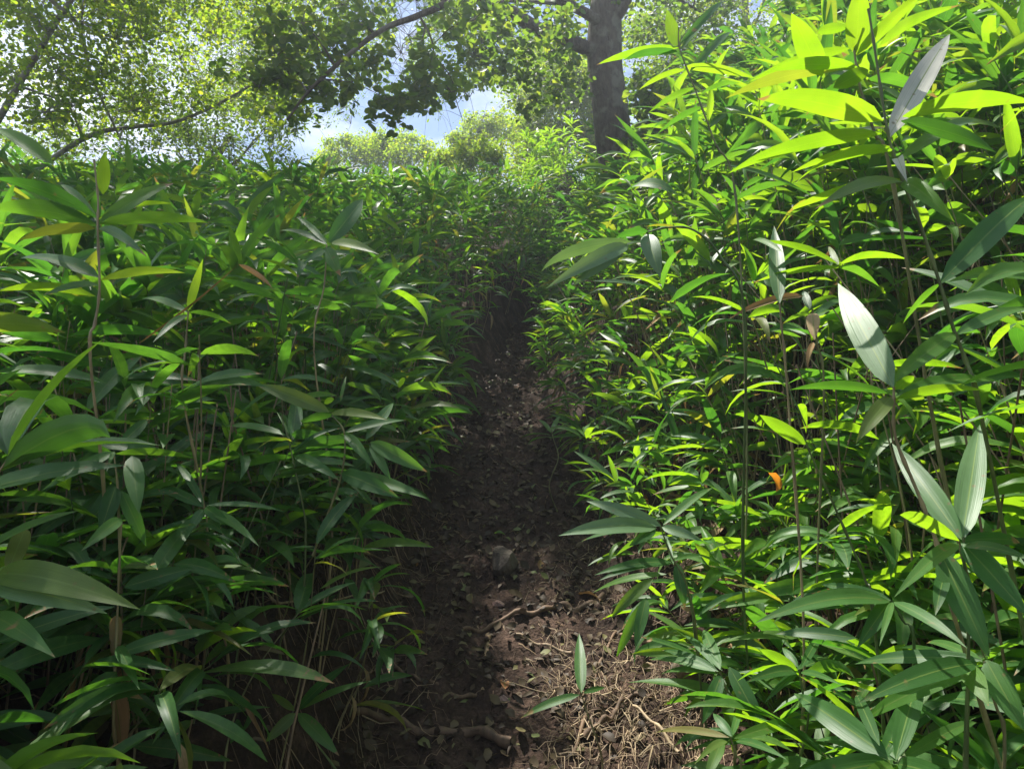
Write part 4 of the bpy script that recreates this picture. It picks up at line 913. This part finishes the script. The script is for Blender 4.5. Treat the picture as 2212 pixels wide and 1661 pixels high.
T4 = Tree('sunlit_tree', 'sunlit bright green tree crown beside the grey trunk, behind the ridge', 'tree', (1.8, 17, g1(1.8, 17) - .1), M_BARK, M_TREEY, 4, .085)
T4.limb([(1.8, 17, g1(1.8, 17) - .3), (1.9, 17, 9), (2.0, 17, 11)], .14, .05, 'trunk', 10)
box_clusters(T4, ((1120, 1300), (110, 370), (15, 18)), 80, (.5, .9), 330, tr, gap=False)
T4.finish(0, True, sunlit=False, gap=False)
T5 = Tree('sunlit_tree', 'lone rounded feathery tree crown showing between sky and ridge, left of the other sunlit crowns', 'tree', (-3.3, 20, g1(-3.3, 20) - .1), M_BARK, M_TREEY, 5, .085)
T5.limb([(-3.3, 20, g1(-3.3, 20) - .3), (-3.3, 20, 8.6), (-3.2, 20, 9.8)], .12, .04, 'trunk', 8)
for (a, b, c) in [(770, 345, 60), (800, 310, 45), (830, 325, 60), (870, 320, 45), (905, 350, 45), (740, 330, 35), (700, 355, 45), (940, 370, 40), (850, 350, 60)]:
    for q in range(5): T5.cluster(P(a + tr.uniform(-30, 30), b - 12 + tr.uniform(-14, 26), 20 + tr.uniform(-1, 1)), c / 1580 * 20 * .8, 300, gap=False)
T5.finish(0, True, sunlit=False, gap=False)
T6 = Tree('sunlit_tree', 'hazy green tree crown over the ridge between the feathery crown and the grey trunk', 'tree', (-.4, 21, g1(-.4, 21) - .1), M_BARK, M_TREEY, 6, .09)
T6.limb([(-.4, 21, g1(-.4, 21) - .3), (-.4, 21, 9), (-.3, 21, 10.4)], .14, .05, 'trunk', 8)
for (a, b, c) in [(990, 310, 40), (1030, 290, 50), (1070, 280, 60), (1110, 290, 60), (1150, 300, 60), (1050, 330, 60), (980, 345, 40)]:
    for q in range(5): T6.cluster(P(a + tr.uniform(-30, 30), b - 8 + tr.uniform(-14, 26), 21 + tr.uniform(-1, 1)), c / 1580 * 21 * .8, 300, gap=False)
T6.finish(0, True, sunlit=False, gap=False)
T7 = Tree('sunlit_tree', 'bright leafy tree with a thin pale stem showing right of the grey trunk', 'tree', (4.6, 14, g1(4.6, 14) - .1), M_PALEBARK, M_TREEY, 7, .07)
T7.limb([(4.6, 14, g1(4.6, 14) - .3), P(1620, 200, 14), P(1612, 60, 14), P(1600, -150, 14)], .1, .06, 'trunk', 10)
box_clusters(T7, ((1360, 1760), (-150, 230), (12, 15)), 80, (.5, .9), 260, tr, gap=False)
T7.finish(0, True, sunlit=False, gap=False)
T8 = Tree('shrub', 'dark leafy shrub at the foot of the grey trunk, on its right', 'shrub', (1.95, 7.4, g1(1.95, 7.4) - .1), M_BARK, M_TREE, 8, .07)
for e in ((1400, 210), (1430, 260), (1370, 250), (1460, 220)):
    b8 = np.array([1.95, 7.4, g1(1.95, 7.4) - .1]); T8.limb([b8, (b8 + P(e[0], e[1], 7.4)) / 2 + [.05, 0, 0], P(e[0], e[1], 7.4)], .02, .006, 'branch', 5)
box_clusters(T8, ((1365, 1470), (190, 380), (6.9, 7.8)), 18, (.25, .4), 90, tr, gap=False)
T8.finish(60, sunlit=False, gap=False)
# yellow-lit bush on the ridge
T9 = Tree('shrub', 'yellow sunlit shrub on the ridge just above the shaded bamboo', 'shrub', (-.9, 14.5, g1(-.9, 14.5) - .1), M_BARK, M_TREEY, 9, .06)
for (a, b) in ((960, 372), (1000, 352), (1040, 350), (1075, 362), (1020, 375), (940, 385), (1060, 380)):
    for q in range(2): T9.cluster(P(a, b - 18 * q - 16, 12.9), .3, 300, gap=False)
T9.finish(0, True, sunlit=False, gap=False)

# ------------------------------------------------------------------ stones
def rock(name, label, px, py, wpx, hfac, mat, seed, cat='stone', sink=.3, group=None, dfix=None):
    p = ground_hit(px, py); d = p[1]; r = wpx / 2 / FPX * d
    import bmesh
    bm = bmesh.new(); bmesh.ops.create_icosphere(bm, subdivisions=3, radius=1)
    rg = random.Random(seed); pl = [(unit([rg.gauss(0, 1), rg.gauss(0, 1), rg.gauss(0, 1)]), rg.uniform(.38, .66)) for _ in range(8)]
    for v in bm.verts:
        c = np.array(v.co)
        for nrm, k in pl:
            dd = np.dot(c, nrm)
            if dd > k: c = c - nrm * (dd - k)
        c = c * (1 + .07 * math.sin(c[0] * 5 + seed) * math.cos(c[1] * 4.3) + rg.uniform(-.012, .012))
        v.co = (c[0] * r, c[1] * r * .85, c[2] * r * hfac)
    me = bpy.data.meshes.new(name); bm.to_mesh(me); bm.free(); me.materials.append(mat)
    for q in me.polygons: q.use_smooth = cat == 'pebble' or mat is M_MOSSROCK
    o = link(name, me, None, (p[0], p[1] + r * .3, p[2] + r * hfac * (1 - 2 * sink))); o.rotation_euler = (rg.uniform(-.2, .2), rg.uniform(-.2, .2), rg.uniform(0, 3)); return tag(o, label, cat, group)
rock('stone', 'large dark angular stone half sunk in the middle of the path', 1090, 1262, 96, .85, M_STONE, 5, sink=.2)
rock('stone', 'small flat pinkish stone catching the sun on the path', 1077, 1318, 40, .4, M_PINK, 2)
rock('mossy_rock', 'rounded tan rock with moss at the foot of the right bank', 1500, 1490, 118, .95, M_MOSSROCK, 3, 'rock', sink=.2)
rock('stone', 'pale stone at the bottom of the path, left of the dry roots', 1090, 1540, 34, .6, M_PINK, 4)
for k, (x, y, w, lab) in enumerate([(1800, 990, 16, 'uppermost'), (1812, 1010, 12, 'second'), (1775, 1035, 16, 'middle'), (1790, 1048, 13, 'fourth'), (1768, 1062, 12, 'fifth'), (1822, 985, 12, 'rightmost'), (1758, 1085, 12, 'lowest')]):
    rock('pebble', f'{lab} reddish pebble in the cluster on the bare right bank', x, y, w * 1.6, .7, M_PINK, 20 + k, 'pebble', group='reddish pebbles on the right bank')

# ------------------------------------------------------------------ roots and sticks
def on_ground(pts, lift=.006):
    out = []
    for x, y in pts:
        p = ground_hit(x, y); out.append([p[0], p[1], g1(p[0], p[1]) + lift])
    return np.array(out)
def root(name, label, pts, r0, r1, mat=M_ROOT, cat='root', lift=.002, rnd_=.6, group=None):
    w = smooth_poly(on_ground(pts, lift), 7); w = w + np.stack([np.zeros(len(w)), np.zeros(len(w)), .006 * np.sin(np.arange(len(w)) * .9)], -1)
    rad = np.linspace(r0, r1, len(w)) * (1 + .18 * np.sin(np.arange(len(w)) * 1.7)); c = w[0].copy()
    V, Q, uv = tube(w, rad, 8); o = link(name, new_mesh(name, V - c, Q, uv, np.full(len(V), rnd_), [mat]), None, c); return tag(o, label, cat, group)
root('root', 'thick knobbly root crossing the lower left of the path towards the dry roots', [(770, 1540), (850, 1563), (925, 1593), (1025, 1603), (1106, 1633)], .011, .017, rnd_=.8, lift=.005)
root('root', 'brown root curving up to the right below the pale fan of leaves', [(1000, 1368), (1050, 1360), (1106, 1351), (1161, 1343), (1211, 1323), (1251, 1323), (1306, 1298)], .007, .013, rnd_=.5, lift=.003)
root('root', 'short upright root below the pinkish stone', [(1055, 1366), (1050, 1420), (1042, 1506)], .011, .008, rnd_=.6)
root('root', 'forked thin root sloping down on the dark left side of the path', [(850, 1455), (885, 1475), (925, 1493), (1000, 1518), (1040, 1502)], .006, .008, rnd_=.9)
root('root', 'pale root sticking out of the right bank above the mossy rock', [(1340, 1390), (1406, 1408), (1476, 1415), (1540, 1430)], .006, .012, rnd_=.9, lift=.02)
root('root', 'orange-brown root looping through the dry root mat', [(1262, 1612), (1300, 1588), (1325, 1573), (1337, 1548), (1363, 1524), (1413, 1532)], .009, .006, rnd_=.95, lift=.02)
root('root', 'long thin root running down past the lone shoot', [(1330, 1368), (1301, 1438), (1278, 1502), (1267, 1558), (1236, 1651)], .005, .006, rnd_=.9)
root('root', 'thin hanging root on the shaded left bank face', [(872, 1390), (892, 1430), (902, 1500)], .004, .005, rnd_=.9)
root('stick', 'straight pale stick lying diagonally over the dry roots', [(1368, 1558), (1415, 1605), (1467, 1657)], .004, .006, M_DRYCULM, 'stick', .03, .9)
root('stick', 'splintered reddish stick beside the lone shoot', [(1115, 1400), (1170, 1408), (1235, 1418)], .004, .007, M_DRYCULM, 'stick', .012, .7)
root('stick', 'dead culm lying along the left path edge', [(700, 1200), (780, 1215), (850, 1240)], .004, .004, M_DRYCULM, 'stick', .02, .3)
root('stick', 'thin straight dead culm lower on the left path edge', [(560, 1300), (620, 1330), (760, 1310), (830, 1300)], .004, .003, M_DRYCULM, 'stick', .03, .6)
root('stick', 'dead sheathed culm slanting across the left bank', [(272, 1315), (330, 1355), (388, 1398)], .009, .005, M_DRYCULM, 'stick', .2, .8)
root('stick', 'cut brown twig end pointing at the lower right', [(2108, 1405), (2140, 1420), (2190, 1440)], .006, .004, M_ROOT, 'stick', .25, .5)

def wires(name, label, region, n, r, mat, length, wild, cat, lift=.01, up=0.0):
    acc = Acc()
    for _ in range(n):
        x, y = region(); z = g1(x, y) + lift * RNG.random(); a = RNG.uniform(0, 2 * math.pi); L = length * RNG.uniform(.4, 1.3); pts = []
        p = np.array([x, y, z]); 
        for k in range(6):
            pts.append(p.copy()); a += RNG.normal(0, wild); p = p + np.array([math.cos(a), math.sin(a), 0]) * L / 5
            p[2] = max(g1(p[0], p[1]) + lift * RNG.random() + up * k * L / 5 * RNG.uniform(.0, 1), g1(p[0], p[1]))
        rr = r * RNG.uniform(.5, 1.5); V, Q, uv = tube(np.array(pts), np.linspace(rr, rr * .4, 6), 3); acc.add(V, Q, uv, RNG.random())
    return tag(acc.build(name, [mat]), label, cat, kind='stuff')
def reg_px(x0, x1, y0, y1):
    def f():
        p = ground_hit(RNG.uniform(x0, x1), RNG.uniform(y0, y1)); return p[0], p[1]
    return f
wires('dry_roots', 'mat of tangled pale dry roots at the foot of the right bank', reg_px(1190, 1560, 1440, 1740), 330, .0019, M_DRYCULM, .16, .55, 'roots', .035)
wires('dry_roots', 'fine pale rootlets scattered along the right path edge', reg_px(1150, 1500, 1180, 1560), 280, .0014, M_DRYCULM, .10, .9, 'roots', .02)
wires('rootlets', 'fine dark rootlets hanging from the left bank', lambda: (RNG.uniform(-1.0, -.25), RNG.uniform(1.2, 3.6)), 420, .0013, M_ROOT, .16, .8, 'roots', .03, .2)
wires('dead_stems', 'fallen dead bamboo stems littering the left bank edge', lambda: (RNG.uniform(-1.3, -.35), RNG.uniform(1.4, 4.5)), 130, .0026, M_DRYCULM, .3, .2, 'dead bamboo', .04, .06)
wires('dead_stems', 'fallen dead bamboo stems littering the right slope', lambda: (RNG.uniform(.6, 2.2), RNG.uniform(1.3, 4.0)), 420, .0026, M_DRYCULM, .32, .2, 'dead bamboo', .06, .12)

# ------------------------------------------------------------------ litter
def litter(name, label, region, n, size, mat, cat='fallen leaves'):
    acc = Acc(); lib = [leaf_blade(1, w, dr, fo, tw, .06, 3, 1, sh, .3, k) for k, (w, dr, fo, tw, sh) in enumerate([(.6, .8, .3, .4, 'o'), (.7, -.6, .2, -.4, 'o'), (.22, 1.0, .5, 1.0, 'bamboo'), (.55, 1.4, .4, .2, 'o'), (.3, .3, .3, -.8, 'bamboo')])]
    pts = np.array([region() for _ in range(n)]); z = G(pts[:, 0], pts[:, 1]) + .004 + .008 * RNG.random(n)
    T = np.stack([pts[:, 0], pts[:, 1], z], -1); FR = rand_frames(n, RNG, 0.0, .35)
    el = RNG.normal(0, .2, n); az = RNG.uniform(0, 6.28, n); sl = (G0(pts[:, 0], pts[:, 1] + .02) - G0(pts[:, 0], pts[:, 1] - .02)) / .04
    ax = np.stack([np.cos(az), np.sin(az), np.sin(az) * sl + el], -1); ax /= np.linalg.norm(ax, axis=1, keepdims=True)
    up = np.stack([RNG.normal(0, .25, n), -sl + RNG.normal(0, .25, n), np.ones(n)], -1); yv = np.cross(up, ax); yv /= np.linalg.norm(yv, axis=1, keepdims=True); FR = np.stack([ax, yv, np.cross(ax, yv)], 2)
    sz = size * RNG.uniform(.5, 1.5, n); w = RNG.integers(0, len(lib), n)
    for k, (V, Q, U) in enumerate(lib):
        ii = np.where(w == k)[0]; acc.many(V, Q, U, FR[ii] * sz[ii][:, None, None], T[ii], RNG.random(len(ii)))
    return tag(acc.build(name, [mat]), label, cat, kind='stuff')
def on_path():
    y = RNG.uniform(1.3, 9) if RNG.random() < .5 else RNG.uniform(1.8, 5); return path_x(y) + RNG.uniform(-1.05, 1.05) * path_w(y), y
litter('leaf_litter', 'dark trampled leaf litter covering the path', on_path, 3000, .036, M_LITTER)
litter('leaf_litter', 'brown dead leaves lying between the culms on the left bank', lambda: (-RNG.uniform(.5, 2.2) + .1, RNG.uniform(1.2, 5)), 1500, .06, M_LITTER)
litter('leaf_litter', 'tan dead leaves lying between the culms on the right slope', lambda: (RNG.uniform(.6, 2.4), RNG.uniform(1.2, 5)), 1300, .065, M_DEAD)
wires('twig_litter', 'short broken twigs and stem bits trodden into the path', on_path, 420, .0018, M_ROOT, .07, .2, 'twig litter', .012)
def clods():
    acc = Acc(); V = np.array([[-1, -1, 0], [1, -1, 0], [1, 1, 0], [-1, 1, 0], [-.6, -.5, .8], [.5, -.7, .7], [.6, .5, .9], [-.5, .7, .6]], float); Q = np.array([[0, 1, 5, 4], [1, 2, 6, 5], [2, 3, 7, 6], [3, 0, 4, 7], [4, 5, 6, 7]])
    n = 2200; p = np.array([on_path() for _ in range(n)]); T = np.stack([p[:, 0], p[:, 1], G(p[:, 0], p[:, 1]) - .002], -1)
    sz = .0035 + .012 * RNG.random(n) ** 3; acc.many(V, Q, np.zeros((8, 2), np.float32), rand_frames(n, RNG, 0, .5) * sz[:, None, None], T, RNG.random(n))
    tag(acc.build('soil_clods', [M_SOIL]), 'crumbs of dark soil strewn over the path', 'soil crumbs', kind='stuff')
clods()
FALL = [(1165, 1245, 34, 'd', 'curled rust-brown leaf beside the dark stone'), (1225, 1078, 30, 'l', 'pale round leaf lying below the fan of pale leaves'), (1065, 1160, 26, 'f', 'torn green leaf scrap in the middle of the path'),
        (1297, 1310, 60, 'd', 'long tan dry leaf at the foot of the right bank'), (1090, 1510, 46, 'd', 'cupped brown leaf at the bottom of the path'), (1250, 1600, 50, 'd', 'broken tan leaf beside the lone shoot base'),
        (1130, 1075, 24, 'l', 'small dull leaf on the path left of the pale round leaf'), (1010, 1100, 22, 'l', 'brown leaf on the shaded left half of the path'), (970, 1180, 26, 'l', 'curled dark leaf where the left bank begins'),
        (1060, 960, 22, 'l', 'olive leaf fragment farther up the path'), (1120, 1130, 24, 'l', 'yellowish leaf above the torn green scrap'), (1010, 1330, 30, 'l', 'wrinkled leaf left of the pinkish stone'), (900, 1230, 30, 'd', 'tan leaf caught against the left bank')]
for k, (x, y, L, m, lab) in enumerate(FALL):
    p = ground_hit(x, y); V, Q, U = leaf_blade(L / FPX * p[1] * 1.15, .55 if m != 'd' else .4, rnd.uniform(.5, 1.3), .35, rnd.uniform(-.5, .5), .08, 6, 2, 'ovate' if k % 2 else 'bamboo', .4, k)
    o = link('fallen_leaf', new_mesh('fallen_leaf', V, Q, U, np.full(len(V), rnd.random()), [{'d': M_DEAD, 'l': M_LITTER, 'f': M_LIT_LIME}[m]]), None, (p[0], p[1], g1(p[0], p[1]) + .012))
    o.rotation_euler = (rnd.uniform(-.3, .3) + .35, rnd.uniform(-.3, .3), rnd.uniform(0, 6.2)); tag(o, lab, 'fallen leaf', 'fallen leaves that stand out')

# orange curled leaf caught among the culms
pO = P(1660, 1022, 1.5); V, Q, U = leaf_blade(.045, .5, 1.2, .9, .3, .05, 6, 2, 'ovate', .5, 3)
M_ORANGE = leaf_material('orange_leaf', [(0, (.45, .14, .02)), (1, (.55, .2, .03))], [(0, (.8, .25, .02)), (1, (.9, .35, .03))], rough=.5, trans=.5, veins=False, pale_back=0)
o = link('curled_leaf', new_mesh('curled_leaf', V, Q, U, np.zeros(len(V)), [M_ORANGE]), None, pO); o.rotation_euler = (0, 1.1, .4); tag(o, 'small glowing orange curled leaf caught among green leaves on the right bank', 'dead leaf')

# grass tufts with long arching blades
def grass_tuft(label, d, base_px, blades, mat=M_LIT_LIME):
    base = ground_hit(*base_px); d = base[1] / math.cos(PITCH) * .985
    root_ = thing('grass_tuft', label, 'grass tuft', base, 'long-bladed grass tufts')
    for pl in blades:
        sp = smooth_poly([base] + [P(x, y, d + dz) for x, y, dz in pl], 4); n = len(sp)
        T = np.gradient(sp, axis=0); view = sp - CAM; wv = np.cross(T, view); wv /= np.linalg.norm(wv, axis=1, keepdims=True)
        w = .0034 * (1 - np.linspace(0, 1, n) ** 2) + .0005
        V = np.stack([sp - wv * w[:, None], sp + np.array([0, .002, -.001]), sp + wv * w[:, None]], 1).reshape(-1, 3)
        Q = np.array([[i * 3 + j, i * 3 + j + 1, i * 3 + j + 4, i * 3 + j + 3] for i in range(n - 1) for j in (0, 1)])
        U = np.stack([np.tile([0, .5, 1], n), np.repeat(np.linspace(0, .8, n), 3)], -1)
        link('blade', new_mesh('blade', V - base, Q, U, np.full(len(V), rnd.random()), [mat]), root_)
grass_tuft('tuft of long arching grass blades rising between the slanting culm and the pale fan', 1.35, (1690, 1300),
           [[(1672, 1200, 0), (1700, 1090, -.02), (1740, 1060, -.05)], [(1690, 1150, 0), (1700, 990, 0), (1745, 965, -.03)], [(1700, 1150, 0), (1720, 1020, 0), (1790, 985, 0)], [(1720, 1240, 0), (1770, 1110, 0), (1830, 1070, 0)],
            [(1680, 1200, 0), (1668, 1130, 0), (1655, 1060, 0)], [(1740, 1200, 0), (1760, 1090, 0), (1772, 1050, 0)], [(1700, 1220, 0), (1800, 1130, 0), (1850, 1140, 0)], [(1690, 1180, 0), (1704, 1050, .02), (1698, 980, .02)]])
grass_tuft('arching thin grass blades in front of the dark vertical leaf on the right bank', 2.3, (1540, 700),
           [[(1525, 600, 0), (1550, 510, 0), (1640, 490, 0)], [(1555, 620, 0), (1590, 545, 0), (1655, 530, 0)], [(1600, 600, 0), (1560, 470, 0), (1500, 468, 0)], [(1560, 640, 0), (1540, 580, 0), (1500, 560, 0)]])

# ground cover herbs on the right slope
def herbs():
    acc = Acc(); n = 2600; reg = reg_px(1880, 2212, 1020, 1480)
    c = np.array([reg() for _ in range(260)]); i = RNG.integers(0, 260, n)
    x = c[i, 0] + RNG.normal(0, .03, n); y = c[i, 1] + RNG.normal(0, .03, n); T = np.stack([x, y, G(x, y) + RNG.uniform(.01, .07, n)], -1)
    FR = rand_frames(n, RNG, -.1, .4); sz = RNG.uniform(.009, .022, n); w = RNG.integers(0, 4, n)
    for k, (V, Q, U) in enumerate(TLEAF[:4]):
        ii = np.where(w == k)[0]; acc.many(V, Q, U, FR[ii] * sz[ii][:, None, None], T[ii], RNG.random(len(ii)))
    tag(acc.build('ground_cover', [M_HERB]), 'low bright green herbs covering soil at the right edge of the slope', 'ground cover', kind='stuff')
herbs()

# ------------------------------------------------------------------ haze
if HAZE:  # thin scattering volume added to imitate lens glare
    x0, x1, y0, y1, z0, z1 = -130, 130, -70, 210, -2.0, 18.0
    V = np.array([[x, y, z] for z in (z0, z1) for x, y in ((x0, y0), (x1, y0), (x1, y1), (x0, y1))], float)
    Q = np.array([[3, 2, 1, 0], [4, 5, 6, 7], [0, 1, 5, 4], [1, 2, 6, 5], [2, 3, 7, 6], [3, 0, 4, 7]])
    m = bpy.data.materials.new('glare_haze'); m.use_nodes = True; n = m.node_tree; n.nodes.remove(n.nodes['Principled BSDF'])
    pv = n.nodes.new('ShaderNodeVolumePrincipled'); pv.inputs['Color'].default_value = (.86, .92, 1, 1); pv.inputs['Density'].default_value = HAZE_DENSITY; pv.inputs['Anisotropy'].default_value = .6
    n.links.new(pv.outputs[0], n.nodes['Material Output'].inputs['Volume'])
    o = link('glare_haze', new_mesh('glare_haze', V, Q, mats=[m], smooth=False)); tag(o, kind='stuff')
if __name__ != '__main__' or True:
    cnt = sorted(((len(me.polygons) * 2, me.name) for me in bpy.data.meshes if me.users), reverse=True); print('TRIS', sum(c[0] for c in cnt), cnt[:8])
